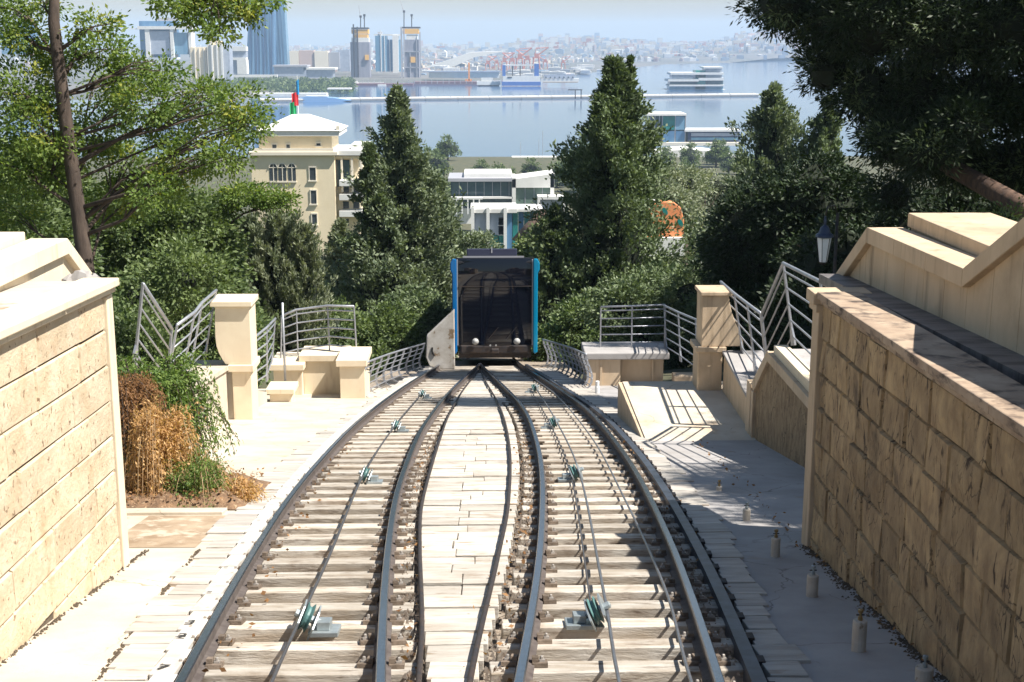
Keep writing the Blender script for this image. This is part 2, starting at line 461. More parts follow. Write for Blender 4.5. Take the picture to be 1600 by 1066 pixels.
clip_src = None
def track(c, label, ext_l, ext_r):
    t = thing('railway_track', (c(8), 8, g_track(8)), label, 'railway track', 'the two tracks of the passing loop')
    for sgn in (-1, 1):
        rail_mb(lambda y: c(y) + sgn * GA, 1.5, 47 if sgn * (1 if c is cl else -1) < 0 else 43.2).build('rail', [M_rail, M_railside], t, smooth=False)
    # sleepers: individual beams across the track
    k = 0; y = 7.4
    while y < 44.5:
        wd = .27 + random.uniform(-.02, .02)
        jit_box(c(y) - GA - ext_l, c(y) + GA + ext_r, y, y + wd, g_track(y + wd / 2) - .17, g_track(y + wd / 2) - .02, .008).build('sleeper', M_sleeper, t, bevel=.008)
        y += PIT + random.uniform(-.02, .02)
    # fill between sleepers, deep near the camera, nearly flush further down
    V = []; n = 60
    for k in range(n + 1):
        yy = 2 + 46.0 * k / n
        d = -.17 + .115 * min(1, max(0, (yy - 11) / 9))
        V += [(c(yy) - GA - ext_l + .03, yy, g_track(yy) + d), (c(yy) + GA + ext_r - .03, yy, g_track(yy) + d)]
    f = np_mesh('grit_fill', np.array(V), np.array([(2 * k, 2 * k + 1, 2 * k + 3, 2 * k + 2) for k in range(n)]), M_bed, parent=t)
    tag(f, kind='stuff')
    return t
track_l = track(cl, 'left track of the loop with open timber sleepers, in full sun', .30, .24)
track_r = track(cr, 'right track of the loop, partly in the shade of the retaining wall', .24, .26)

# rail clips
def clip_mesh(mirror):
    b = MB()
    b.box(0, .11, -.06, .06, 0, .03, 0)
    b.box(.0, .045, -.035, .035, .03, .065, 0)
    b.lathe([(.012, 0), (.012, .035), (.008, .04)], (.07, 0, .03), 6, mi=1)
    b.box(.052, .09, -.02, .02, .028, .045, 1)
    if mirror: b.v = [(-x, y, z) for (x, y, z) in b.v]; b.f = [tuple(reversed(f)) for f in b.f]
    me = bpy.data.meshes.new('rail_clip'); me.from_pydata(b.v, [], b.f)
    me.materials.append(M_clip); me.materials.append(M_bolt); me.polygons.foreach_set('material_index', b.m)
    return me
cm = [clip_mesh(False), clip_mesh(True)]
far_clips = {0: MB(), 1: MB()}
for ti, (t, c) in enumerate(((track_l, cl), (track_r, cr))):
    for sgn in (-1, 1):
        y = 7.55
        while y < 42:
            for side in (1, -1):
                x = c(y) + sgn * GA + side * .055; z = g_track(y) - .018
                if y < 19:
                    o = bpy.data.objects.new('rail_clip', cm[0 if side > 0 else 1]); COL.objects.link(o)
                    o.location = (x + random.uniform(-.01, .01), y + random.uniform(-.02, .02), z); o.rotation_euler = (-.18, 0, random.uniform(-.15, .15))
                    link(o, t)
                else:
                    x0, x1 = sorted((x, x + side * .11))
                    far_clips[ti].box(x0, x1, y - .05, y + .05, z, z + .025, 0, -.182, y)
            y += PIT if y < 19 else PIT * 1.5
for ti, t in enumerate((track_l, track_r)):
    tag(far_clips[ti].build('rail_clip', M_clip, t), kind='stuff')

# planks of the deck between the two tracks
deck = bpy.data.objects.new('timber_deck', None); COL.objects.link(deck); tag(deck, kind='structure')
y = 7.2; k = 0
while y < 42.0:
    pit = .42 + random.uniform(-.04, .04)
    xl = xB(y) + .30; xr = xC(y) - .30
    if y > 30: xl = xB(y) + .12; xr = xC(y) - .12
    if xr - xl < .16: break
    top = g_track(y + pit / 2) + random.uniform(-.02, .005)
    if xr - xl > .7 and y < 24:
        m1 = xl + (xr - xl) * random.choice((.36, .4, .62, .5)); cuts = [xl, m1, xr]
    else: cuts = [xl, xr]
    for a, b_ in zip(cuts[:-1], cuts[1:]):
        dz = random.uniform(-.012, .006)
        jit_box(a + .006, b_ - .006, y + .006, y + pit - random.uniform(.008, .03), top - .15, top + dz, .006).build('plank', M_plank, deck, bevel=.006)
    y += pit
# slabs left and right of the tracks
def side_slabs(name, fin, fout, y0, y1, m, sgn):
    st = bpy.data.objects.new(name, None); COL.objects.link(st); tag(st, kind='structure')
    y = y0; n = 0
    while y < y1 and n < 140:
        pit = random.uniform(.26, .5)
        a = fin(y); b_ = fout(y) + sgn * random.choice((0, .02, .04, .09, -.03)) 
        x0, x1 = min(a, b_), max(a, b_)
        top = g_track(y + pit / 2) + .012 + random.uniform(-.006, .008)
        jit_box(x0, x1, y + .004, y + pit - random.uniform(.006, .018), top - .12, top, .005).build('slab', m, st, bevel=.006)
        y += pit; n += 1
side_slabs('slab_path_west', lambda y: xA(y) - .31, slabL, 7.2, 43, M_slab, -1)
side_slabs('slab_path_east', lambda y: xD(y) + .40, slabR, 7.2, 42, M_slab, 1)

# white kerb stones beside the left rail, with painted marks
kerb = thing('kerb', (xA(8) - .2, 8, g_track(8)), 'row of white kerb stones with painted distance numbers beside the left rail', 'kerb')
y = 7.3
while y < 43:
    l_ = random.uniform(.5, .62)
    jit_box(xA(y) - .30, xA(y) - .14 + random.uniform(-.01, .02), y, y + l_ - .012, g_track(y + l_ / 2) - .15, g_track(y + l_ / 2) + .035, .006).build('kerb_stone', M_kerb, kerb, bevel=.01)
    y += l_
M_ink = mat('black_marking', (.03, .03, .03), None, 1, .8)
def text(s, loc, size, parent, m=M_ink, rz=0):
    cu = bpy.data.curves.new('lettering', 'FONT'); cu.body = s; cu.size = size; cu.extrude = .0008; cu.offset = .004
    cu.align_x = 'CENTER'; cu.align_y = 'CENTER'
    o = bpy.data.objects.new('painted_number', cu); COL.objects.link(o)
    dg = bpy.context.evaluated_depsgraph_get(); dg.update()
    me = bpy.data.meshes.new_from_object(o.evaluated_get(dg)); bpy.data.objects.remove(o)
    me.materials.clear(); me.materials.append(m)
    o = bpy.data.objects.new('painted_number', me); COL.objects.link(o)
    o.location = loc; o.rotation_euler = (-math.atan(.182), 0, rz); link(o, parent); return o
for s_, yy in (('7', 8.62), ('2', 9.45), ('3', 9.85)):
    text(s_, (xA(yy) - .222, yy, g_track(yy) + .046), .15, kerb, rz=-.1)
for yy in (10.9, 11.9, 13.1, 14.4): text('-', (xA(yy) - .222, yy, g_track(yy) + .046), .12, kerb)

# dark guide bar outside the right rail
gb = thing('guide_rail', (xD(8) + .3, 8, g_track(8)), 'dark steel guide bar in the shade outside the rightmost rail', 'rail')
b = MB(); n = 44
for k in range(n):
    y0 = 2 + 42 * k / n; y1 = 2 + 42 * (k + 1) / n
    xa0, xa1 = xD(y0) + .24, xD(y1) + .24
    z0, z1 = g_track(y0), g_track(y1)
    b.hexa([(xa0, y0, z0 - .1), (xa0 + .10, y0, z0 - .1), (xa1 + .10, y1, z1 - .1), (xa1, y1, z1 - .1),
            (xa0, y0, z0 + .05), (xa0 + .10, y0, z0 + .05), (xa1 + .10, y1, z1 + .05), (xa1, y1, z1 + .05)])
b.build('bar', mat('blue_grey_steel', (.10, .12, .16), (.06, .07, .09), 6, .45, .6), gb)
b = MB()
y = 7.5
while y < 40:
    b.box(xD(y) + .345, xD(y) + .40, y - .05, y + .05, g_track(y) - .1, g_track(y) + .035); y += .62
tag(b.build('bracket', M_iron, gb), kind='stuff')

def tab_tube(name, tab, r, m, label, cat, group=None, dz=.03, sag=None):
    f = interp([(y, x) for x, y in tab]); y0, y1 = tab[0][1], tab[-1][1]; n = int((y1 - y0) / .5)
    b = MB(); pts = []
    for k in range(n + 1):
        y = y0 + (y1 - y0) * k / n; pts.append((f(y), y, g_track(y) + dz + (sag(y) if sag else 0)))
    b.tube(pts, r, 7)
    return tag(b.build(name, m, smooth=True), label, cat, group)
cabL = [(-1.02, 5), (-1.15, 8.38), (-1.24, 11.95), (-1.43, 17.74), (-1.44, 24.1), (-1.3, 31.5)]
cabR = [(1.02, 5), (1.13, 8.32), (1.22, 10.06), (1.55, 18.2), (1.58, 25.3), (1.50, 32.3)]
tab_tube('haul_cable', cabL, .014, M_cable, 'dark steel haul cable running down the middle of the left track', 'cable', dz=.10)
tab_tube('haul_cable', cabR, .014, M_pipe, 'light steel haul cable running down the right track over its pulleys', 'cable', dz=.10)
tab_tube('cable_shadow', [(x - .11, y) for x, y in cabR[2:]], .009, M_cable, 'thin black line added as the shadow of the haul cable on the right track', 'cable', dz=.02)  # cast shadow of the haul cable, modelled as a black line
tab_tube('conduit', [(1.45, 5), (1.62, 8.3), (1.8, 10.8), (1.95, 15.5), (2.07, 22), (1.93, 31.3), (1.6, 37)], .013, M_pipe, 'thin pale metal conduit just inside the rightmost rail', 'pipe', dz=.05)
tab_tube('guide_cable', [(-.1, 5), (-.2, 8.36), (-.25, 9.8), (-.42, 12.83), (-.52, 15.1), (-.55, 18), (-.55, 23.2), (-.52, 26.7), (-.35, 33), (0, 41)], .022, M_iron, 'dark bent conduit along the left edge of the timber deck', 'pipe', dz=.03)
tab_tube('guide_cable', [(.05, 5), (.15, 8.35), (.36, 12.2), (.52, 15.5), (.63, 21.3), (.55, 28.1), (.2, 36.9), (.07, 41)], .022, M_iron, 'dark conduit curving along the right edge of the timber deck', 'pipe', dz=.03)

# pulleys
def pulley(x, y, s, tilt, label, n):
    z = g_track(y)
    t = thing('cable_pulley', (x, y, z), label, 'pulley', 'cable pulleys on the sleepers')
    ax = Vector((math.cos(tilt), .0, math.sin(tilt)))
    c = Vector((x, y, z + .10 * s))
    b = MB(); b.lathe([(.04 * s, -.03 * s), (.105 * s, -.03 * s), (.115 * s, -.024 * s), (.085 * s, -.008 * s), (.085 * s, .008 * s), (.115 * s, .024 * s), (.105 * s, .03 * s), (.04 * s, .03 * s)], c, 20, ax)
    b.build('wheel', M_teal, t, smooth=False)
    b = MB(); b.lathe([(.03 * s, -.09 * s), (.03 * s, .12 * s), (.015 * s, .13 * s)], c, 10, ax); b.build('axle', M_galv, t)
    sg = 1 if tilt < 0 else -1
    for off in (-.055, .06):
        b = MB(); o_ = c + ax * off * s
        P = [(-.17, -.09), (.15, -.10), (.19, -.02), (.10, .085), (-.06, .10), (-.19, .02)]
        pts = []
        for th in (0, .012):
            for (a, h) in P: pts.append(o_ + ax * th * s + Vector((0, a * s, 0)) + ax.cross(Vector((0, 1, 0))) * (h * s))
        i = 0; b.v = [tuple(p) for p in pts]; N = len(P)
        b.f = [tuple(range(N)), tuple(reversed(range(N, 2 * N)))] + [(k, (k + 1) % N, (k + 1) % N + N, k + N) for k in range(N)]; b.m = [0] * len(b.f)
        b.build('side_plate', M_galv, t)
    b = MB(); x0 = x + (.02 if sg > 0 else -.24) * s
    b.box(x0, x0 + .22 * s, y - .13 * s, y + .13 * s, z - .03, z + .012, 0, -.182, y)
    b.box(x0 + .06 * s, x0 + .16 * s, y - .08 * s, y + .08 * s, z + .012, z + .08 * s, 0, -.182, y)
    b.build('foot_plate', M_galv, t, bevel=.006)
    return t
pulley(-1.14, 9.75, 1.05, -.45, 'nearest grey pulley on the left track with a pale foot plate', 0)
for (x, y), lb in zip([(-1.41, 17.6), (-1.43, 24), (-1.30, 31.2)], ['second pulley down the left track, green wheel in the sun', 'third pulley down the left track', 'farthest pulley on the left track near the junction']):
    pulley(x, y, 1.0, -.45, lb, 1)
for (x, y), lb in zip([(1.12, 9.9), (1.48, 17.7), (1.52, 24.4), (1.47, 32.9)], ['nearest pulley on the right track with teal wheel and pale plate', 'second pulley down the right track', 'third pulley down the right track', 'farthest pulley on the right track, in the shade band']):
    pulley(x, y, 1.0, .45, lb, 1)

# ------------------------------------------------------------------ retaining walls
def stone_wall(name, label, fx, sgn, y0, y1, ztop, zbot, ch, lens, m, thick, cat='wall', depth=.05, rough=.010):
    t = thing(name, (fx(y1), y1, zbot(y1)), label, cat)
    b = MB(); N = 8
    for k in range(N):
        ya = y0 + (y1 - y0) * k / N; yb = y0 + (y1 - y0) * (k + 1) / N
        xa = [fx(ya) + sgn * .02, fx(ya) + sgn * thick]; xb = [fx(yb) + sgn * .02, fx(yb) + sgn * thick]
        b.hexa([(xa[0], ya, zbot(ya) - .5), (xa[1], ya, zbot(ya) - .5), (xb[1], yb, zbot(yb) - .5), (xb[0], yb, zbot(yb) - .5),
                (xa[0], ya, ztop(ya) - .005), (xa[1], ya, ztop(ya) - .005), (xb[1], yb, ztop(yb) - .005), (xb[0], yb, ztop(yb) - .005)])
    b.build('core', M_joint, t)
    ci = 0
    while True:
        zt = -ci * ch
        if ztop(y1) + zt < zbot(y1) - .05: break
        y = y1
        first = True
        while y > y0 + .05:
            ln = random.uniform(*lens) * (random.uniform(.4, .9) if first else 1); first = False
            ya = max(y0, y - ln)
            if ztop(ya) + zt < zbot(ya) - .1: y = ya; continue
            g = .004 if random.random() < .5 else .008
            bl = MB()
            A = [(ya + g, ztop(ya + g) + zt - ch + g), (y - g, ztop(y - g) + zt - ch + g), (y - g, ztop(y - g) + zt - g), (ya + g, ztop(ya + g) + zt - g)]
            e = .014; pr = random.uniform(-.006, .010)
            B = [(A[0][0] + e, A[0][1] + e), (A[1][0] - e, A[1][1] + e), (A[2][0] - e, A[2][1] - e), (A[3][0] + e, A[3][1] - e)]
            for (yy, zz) in A: bl.v.append((fx(yy) + sgn * depth, yy, zz))
            for (yy, zz) in A: bl.v.append((fx(yy) + sgn * .012, yy + random.uniform(-.002, .002), zz + random.uniform(-.003, .003)))
            for (yy, zz) in B: bl.v.append((fx(yy) - sgn * (pr + random.uniform(0, rough)), yy + random.uniform(-.008, .008), zz + random.uniform(-.006, .006)))
            mid = len(bl.v)
            ym = (B[0][0] + B[1][0]) / 2; zm = (B[0][1] + B[2][1]) / 2
            bl.v.append((fx(ym) - sgn * (pr + random.uniform(.2, 1.4) * rough), ym + random.uniform(-.05, .05), zm))
            ff = []
            for q in range(4):
                q2 = (q + 1) % 4
                ff += [(q, q2, q2 + 4, q + 4), (q + 4, q2 + 4, q2 + 8, q + 8), (q + 8, q2 + 8, mid)]
            if sgn > 0: ff = [tuple(reversed(f)) for f in ff]
            bl.f = ff; bl.m = [0] * len(ff)
            bl.build('stone_block', m, t)
            y = ya
        ci += 1
    return t
# left wall
ztL = lambda y: -2.12 - .055 * (y - 9.5)
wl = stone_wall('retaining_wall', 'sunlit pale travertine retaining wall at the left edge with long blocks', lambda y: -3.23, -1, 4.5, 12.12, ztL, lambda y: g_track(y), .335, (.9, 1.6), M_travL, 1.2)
def slope_box(b, x0, x1, y0, y1, zf, h, mi=0, dz=0):
    b.hexa([(x0, y0, zf(y0) + dz), (x1, y0, zf(y0) + dz), (x1, y1, zf(y1) + dz), (x0, y1, zf(y1) + dz),
            (x0, y0, zf(y0) + dz + h), (x1, y0, zf(y0) + dz + h), (x1, y1, zf(y1) + dz + h), (x0, y1, zf(y1) + dz + h)], mi)
y = 4.5
for y0_, y1_ in ((4.5, 6.0), (6.0, 7.6), (7.6, 9.2), (9.2, 10.8), (10.8, 12.3)):
    b = MB(); slope_box(b, -3.44, -3.16, y0_ + .002, y1_ - .002, ztL, .055, dz=.0); b.build('cap_stone', M_plaster, wl, bevel=.01)
    b = MB(); slope_box(b, -3.46, -3.12, y0_ + .002, y1_ - .002, ztL, .075, dz=.056); b.build('cap_stone', M_plaster, wl, bevel=.012)
b = MB(); b.box(-3.6, -3.20, 12.13, 12.32, g_track(12.3) - .3, ztL(12.3) - .02); b.build('end_pilaster', M_plaster, wl, bevel=.01)
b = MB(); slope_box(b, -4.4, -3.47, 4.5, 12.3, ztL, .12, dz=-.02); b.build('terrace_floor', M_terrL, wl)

def parapet(name, label, X, sgn, prof, band, zt, m, back, top, yend):
    # prof: (y,z) of the band's top edge, from the low far end towards the camera
    t = thing(name, (X, prof[0][0], prof[0][1]), label, 'wall')
    for (a, c_) in zip(prof[:-1], prof[1:]):
        n = max(1, int(abs(a[0] - c_[0]) / .9))
        for k in range(n):
            p = (a[0] + (c_[0] - a[0]) * k / n, a[1] + (c_[1] - a[1]) * k / n); q = (a[0] + (c_[0] - a[0]) * (k + 1) / n, a[1] + (c_[1] - a[1]) * (k + 1) / n)
            g = .002
            b = MB()
            x0, x1 = sorted((X - sgn * .07, X + sgn * .30))
            b.hexa([(x0, p[0] - g, p[1] - band), (x1, p[0] - g, p[1] - band), (x1, q[0] + g, q[1] - band), (x0, q[0] + g, q[1] - band),
                    (x0, p[0] - g, p[1]), (x1, p[0] - g, p[1]), (x1, q[0] + g, q[1]), (x0, q[0] + g, q[1])])
            b.f = [tuple(reversed(f)) for f in b.f]
            b.build('coping_stone', m, t, bevel=.008)
    # wall panels below the band
    def ztop(y):
        for (a, c_) in zip(prof[:-1], prof[1:]):
            if c_[0] <= y <= a[0]: return a[1] + (c_[1] - a[1]) * (a[0] - y) / (a[0] - c_[0])
        return prof[-1][1]
    y = prof[0][0] - .1
    brk = [p[0] for p in prof[1:-1]]
    while y > prof[-1][0] + .05:
        ya = max(prof[-1][0], y - .55)
        for bk in brk:
            if ya < bk < y - .08: ya = bk
        x0, x1 = sorted((X, X + sgn * .28))
        b = MB()
        lo = min(zt(y), zt(ya)) - .6
        b.hexa([(x0, ya + .003, lo), (x1, ya + .003, lo), (x1, y - .003, lo), (x0, y - .003, lo),
                (x0, ya + .003, ztop(ya) - band + .01), (x1, ya + .003, ztop(ya) - band + .01), (x1, y - .003, ztop(y) - band + .01), (x0, y - .003, ztop(y) - band + .01)])
        b.build('panel', m, t, bevel=.004)
        y = ya
    for (y0_, y1_, z_) in top:
        b = MB(); x0, x1 = sorted((X + sgn * .31, X + sgn * back)); b.box(x0, x1, y0_, y1_, z_ - .14, z_); b.build('top_slab', m, t, bevel=.012)
        b = MB(); x0, x1 = sorted((X + sgn * .34, X + sgn * (back - .05))); b.box(x0, x1, y0_ + .04, y1_ - .04, z_ - 3.5, z_ - .14); b.build('backing_wall', m, t)
    return t
parapet('stepped_parapet', 'cream stepped parapet with angled coping above the left wall', -3.95, -1,
        [(14.4, -2.62), (13.3, -1.92), (5.5, -1.84)], .16, lambda y: ztL(y) + .1, M_plaster, 1.25,
        [(5.5, 13.2, -1.84)], 14.4)
# right wall
fxR = lambda y: 3.58 + .038 * (y - 12.95)
ztR = lambda y: -2.53 - .05 * (y - 12.9)
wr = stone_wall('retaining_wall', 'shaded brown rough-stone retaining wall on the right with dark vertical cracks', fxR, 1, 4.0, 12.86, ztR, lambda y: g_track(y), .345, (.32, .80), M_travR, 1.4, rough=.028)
for k in range(7):
    y0_ = 4 + k * 1.27; y1_ = y0_ + 1.27
    b = MB()
    for dz, h, o0, o1 in ((0, .05, -.04, .30), (.051, .07, -.075, .34)):
        b.hexa([(fxR(y0_) + o0, y0_ + .003, ztR(y0_) + dz), (fxR(y0_) + o1, y0_ + .003, ztR(y0_) + dz), (fxR(y1_) + o1, y1_ - .003, ztR(y1_) + dz), (fxR(y1_) + o0, y1_ - .003, ztR(y1_) + dz),
                (fxR(y0_) + o0, y0_ + .003, ztR(y0_) + dz + h), (fxR(y0_) + o1, y0_ + .003, ztR(y0_) + dz + h), (fxR(y1_) + o1, y1_ - .003, ztR(y1_) + dz + h), (fxR(y1_) + o0, y1_ - .003, ztR(y1_) + dz + h)])
    b.build('cap_stone', mat('stained_cap', (.42, .32, .23), (.28, .20, .14), 3, .9, bump=.4, spots=(.07, .05, .04), spot_scale=4, spot_lo=.5, spot_hi=.66, spot_stretch=(1, 1, 3)), wr, bevel=.01)
b = MB(); b.box(3.53, 4.0, 12.89, 13.14, g_track(13.1) - .3, ztR(13.1) + .0); b.box(3.47, 4.05, 12.885, 13.19, ztR(13.1) + .0, ztR(13.1) + .12)
b.box(3.50, 4.02, 12.885, 13.17, ztR(13.1) - .08, ztR(13.1) - .002)
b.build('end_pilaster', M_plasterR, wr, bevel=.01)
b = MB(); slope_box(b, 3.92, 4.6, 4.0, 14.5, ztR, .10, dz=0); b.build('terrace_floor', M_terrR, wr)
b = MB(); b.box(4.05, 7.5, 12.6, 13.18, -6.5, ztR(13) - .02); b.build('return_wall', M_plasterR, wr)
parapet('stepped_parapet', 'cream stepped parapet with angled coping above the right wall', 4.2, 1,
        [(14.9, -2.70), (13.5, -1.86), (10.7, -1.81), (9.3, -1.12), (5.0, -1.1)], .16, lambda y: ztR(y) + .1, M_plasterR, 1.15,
        [(10.9, 13.4, -1.70)], 14.9)

# lower stone wall right, in a plaster frame, with landing behind it
t = thing('landing_wall', (4.9, 18, g_track(18)), 'shaded rough stone wall with pointed plaster frame below the right landing', 'wall')
b = MB(); b.prism([(22.45, -7.3), (13.1, -6.0), (13.1, -5.2), (21.35, -5.16), (22.45, -5.95)], 4.93, 5.1, 'x'); b.build('stone_face', mat('striped_rough_stone', (.36, .26, .15), (.22, .15, .085), 6, .9, stretch=(1, 1.3, .6), bump=2.0, bscale=9, spots=(.10, .07, .045), spot_scale=8, spot_stretch=(1, 1.8, .6), spot_lo=.58, spot_hi=.68, crack=(6, (1, 1.6, .5), .04, (.07, .05, .03))), t)
b = MB()
b.hexa([(4.87, 13.15, -5.2), (5.1, 13.15, -5.2), (5.1, 21.4, -5.16), (4.87, 21.4, -5.16), (4.87, 13.15, -5.04), (5.1, 13.15, -5.04), (5.1, 21.46, -5.0), (4.87, 21.46, -5.0)])
b.build('frame_band', M_plasterR, t, bevel=.008)
b = MB()
b.hexa([(4.87, 21.4, -5.16), (5.1, 21.4, -5.16), (5.1, 22.42, -5.95), (4.87, 22.42, -5.95), (4.87, 21.46, -5.0), (5.1, 21.46, -5.0), (5.1, 22.6, -5.83), (4.87, 22.6, -5.83)])
b.box(4.87, 5.1, 22.425, 22.6, -7.2, -5.96)
b.build('frame_band', M_plasterR, t, bevel=.008)
b = MB(); b.box(4.95, 5.18, 13.2, 21.3, -5.04, -4.86); b.build('plinth_kerb', M_plaster, t, bevel=.01)
b = MB(); b.box(5.19, 7.4, 13.2, 21.3, -6.5, -4.93); b.build('landing', M_conc, t)
# low bench-like wall further down
t = thing('low_wall', (4.9, 24, -6.8), 'long low cream wall with sloping top running up to the right pedestal', 'wall')
b = MB(); b.prism([(22.65, -7.2), (25.6, -7.2), (25.6, -6.02), (22.65, -6.28)], 4.92, 5.75, 'x'); b.build('wall_body', M_plasterR, t, bevel=.01)
b = MB(); b.prism([(22.62, -6.27), (25.6, -6.01), (25.6, -5.95), (22.62, -6.21)], 4.88, 5.8, 'x'); b.build('coping', M_conc, t, bevel=.01)
b = MB(); b.box(4.86, 5.22, 22.62, 22.95, -7.0, -5.86); b.build('end_block', M_plasterR, t, bevel=.01)
# raised platform right
t = thing('raised_platform', (3, 24, -6.8), 'raised concrete platform with a sharp wedge corner right of the tracks', 'platform')
b = MB()
P = [(2.97, 22.2), (2.93, 26.45), (6.4, 26.5), (6.4, 22.2)]
b.prism([(x, y) for x, y in P], -8.3, -6.80, 'z'); b.build('platform_body', M_plasterR, t, bevel=.012)
b = MB(); b.box(3.02, 6.3, 22.25, 26.4, -6.7995, -6.775); b.build('top_layer', M_concL, t)  # lighter concrete copy stands in for the sunlit top

# pedestals
def arc_prof(x0, x1, z0, z1, curve_left, r=.5):
    pts = []
    for k in range(9):
        a = k / 8.0
        pts.append((-.0 + r * (1 - math.sin(a * math.pi / 2)), z0 + (z1 - z0) * .62 * (1 - math.cos(a * math.pi / 2))))
    return pts
t = thing('pedestal', (4.8, 26, -6.8), 'cream plaster pedestal with flared side on a square pier, right of the tracks', 'pedestal', 'pedestals beside the stairs')
b = MB(); b.box(4.42, 4.90, 25.65, 26.3, -8.6, -5.93); b.build('pier', M_plasterR, t, bevel=.02)
b = MB(); b.box(4.36, 4.96, 25.58, 26.36, -5.99, -5.88); b.build('ledge', M_plasterR, t, bevel=.015)
prof = [(4.47, -5.875), (4.46, -4.86), (4.98, -4.86), (5.0, -5.0), (5.05, -5.2), (5.13, -5.4), (5.22, -5.6), (5.28, -5.75), (5.30, -5.875)]
b = MB(); b.prism(prof, 25.62, 26.28, 'y'); b.build('block', M_plasterR, t, bevel=.012)
b = MB(); b.box(4.42, 5.04, 25.56, 26.34, -4.858, -4.78); b.build('cap', M_plasterR, t, bevel=.015)
t = thing('pedestal', (-4.7, 26.5, -7.5), 'sunlit cream pedestal with curved hollow side on a narrow pier, left of the tracks', 'pedestal', 'pedestals beside the stairs')
b = MB(); b.box(-4.86, -4.47, 26.3, 27.0, -8.2, -6.50); b.build('pier', M_plaster, t, bevel=.015)
b = MB(); b.box(-4.92, -4.41, 26.22, 27.06, -6.50, -6.36); b.build('ledge', M_plaster, t, bevel=.012)
prof = [(-4.45, -6.358), (-4.45, -5.17), (-5.13, -5.17), (-5.15, -5.5), (-5.155, -5.8), (-5.14, -5.98), (-5.10, -6.12), (-5.04, -6.25), (-4.97, -6.358)]
b = MB(); b.prism(prof, 26.3, 27.0, 'y'); b.f = [tuple(reversed(f)) for f in b.f]; b.build('block', M_plaster, t, bevel=.008)
b = MB(); b.box(-5.22, -4.39, 26.22, 27.06, -5.168, -5.06); b.build('cap', M_plaster, t, bevel=.012)
t = thing('low_wall', (-4.9, 22, -7), 'sunlit white low wall behind the shrubs left of the tracks', 'wall')
b = MB(); b.prism([(14.5, -6.6), (26.2, -8.2), (26.2, -6.45), (14.5, -5.0)], -5.9, -4.95, 'x'); b.build('wall_body', M_concL, t)
b = MB(); b.prism([(14.5, -4.998), (26.2, -6.448), (26.2, -6.36), (14.5, -4.91)], -5.95, -4.90, 'x'); b.build('coping', M_concL, t)
b = MB(); b.box(-5.9, -4.87, 26.36, 26.95, -8.4, -6.42); b.build('end_wall', M_concL, t)

# planter walls
t = thing('planter_wall', (-3.5, 32, -8.5), 'sunlit cream planter wall with recessed bay at the end of the left platform', 'wall')
b = MB(); b.box(-3.26, -2.66, 31.3, 32.6, -9.2, -7.62); b.build('front_block', M_plaster, t, bevel=.01)
b = MB(); b.box(-3.34, -2.60, 31.22, 32.7, -7.619, -7.46); b.build('cap', M_plaster, t, bevel=.012)
b = MB(); b.box(-4.3, -3.27, 32.6, 33.6, -9.4, -7.80); b.build('recess_wall', M_plaster, t)
b = MB(); b.box(-4.4, -3.20, 32.52, 33.6, -7.799, -7.64); b.build('cap', M_plaster, t, bevel=.01)
b = MB(); b.box(-5.0, -4.31, 32.3, 33.6, -9.4, -7.95); b.build('side_block', M_plaster, t)
b = MB(); b.box(-5.1, -4.24, 32.2, 33.6, -7.949, -7.8); b.build('cap', M_plaster, t, bevel=.01)
b = MB(); b.box(-4.8, -4.3, 30.4, 31.0, -8.8, -8.05); b.build('step_block', M_plaster, t, bevel=.01)
b = MB(); b.box(-4.88, -4.22, 30.32, 31.08, -8.049, -7.93); b.build('cap', M_plaster, t, bevel=.01)
b = MB(); b.prism([(26.5, -7.7), (30.3, -8.6), (30.3, -7.98), (26.5, -6.9)], -5.3, -4.85, 'x'); b.build('ramp_wall', M_concL, t)
t = thing('planter_wall', (4, 35, -9), 'shaded cream planter wall with dark recess at the end of the right platform', 'wall')
b = MB(); b.box(2.95, 3.85, 35.0, 36.2, -10, -8.36); b.build('front_block', M_plasterR, t, bevel=.01)
b = MB(); b.box(3.86, 5.05, 35.35, 36.2, -10, -8.36); b.build('recess_wall', M_plasterR, t)
b = MB(); b.box(4.72, 4.78, 35.28, 35.35, -10, -8.36); b.build('rib', M_plasterR, t)
b = MB(); b.box(3.3, 3.36, 34.96, 35.0, -10, -8.36); b.build('rib', M_plasterR, t)
b = MB(); b.box(2.88, 5.15, 34.9, 36.3, -8.359, -8.17); b.build('cap', M_conc, t, bevel=.03)
b = MB(); b.box(5.25, 5.9, 34.6, 35.1, -10, -8.75); b.build('step_block', M_plasterR, t, bevel=.02)

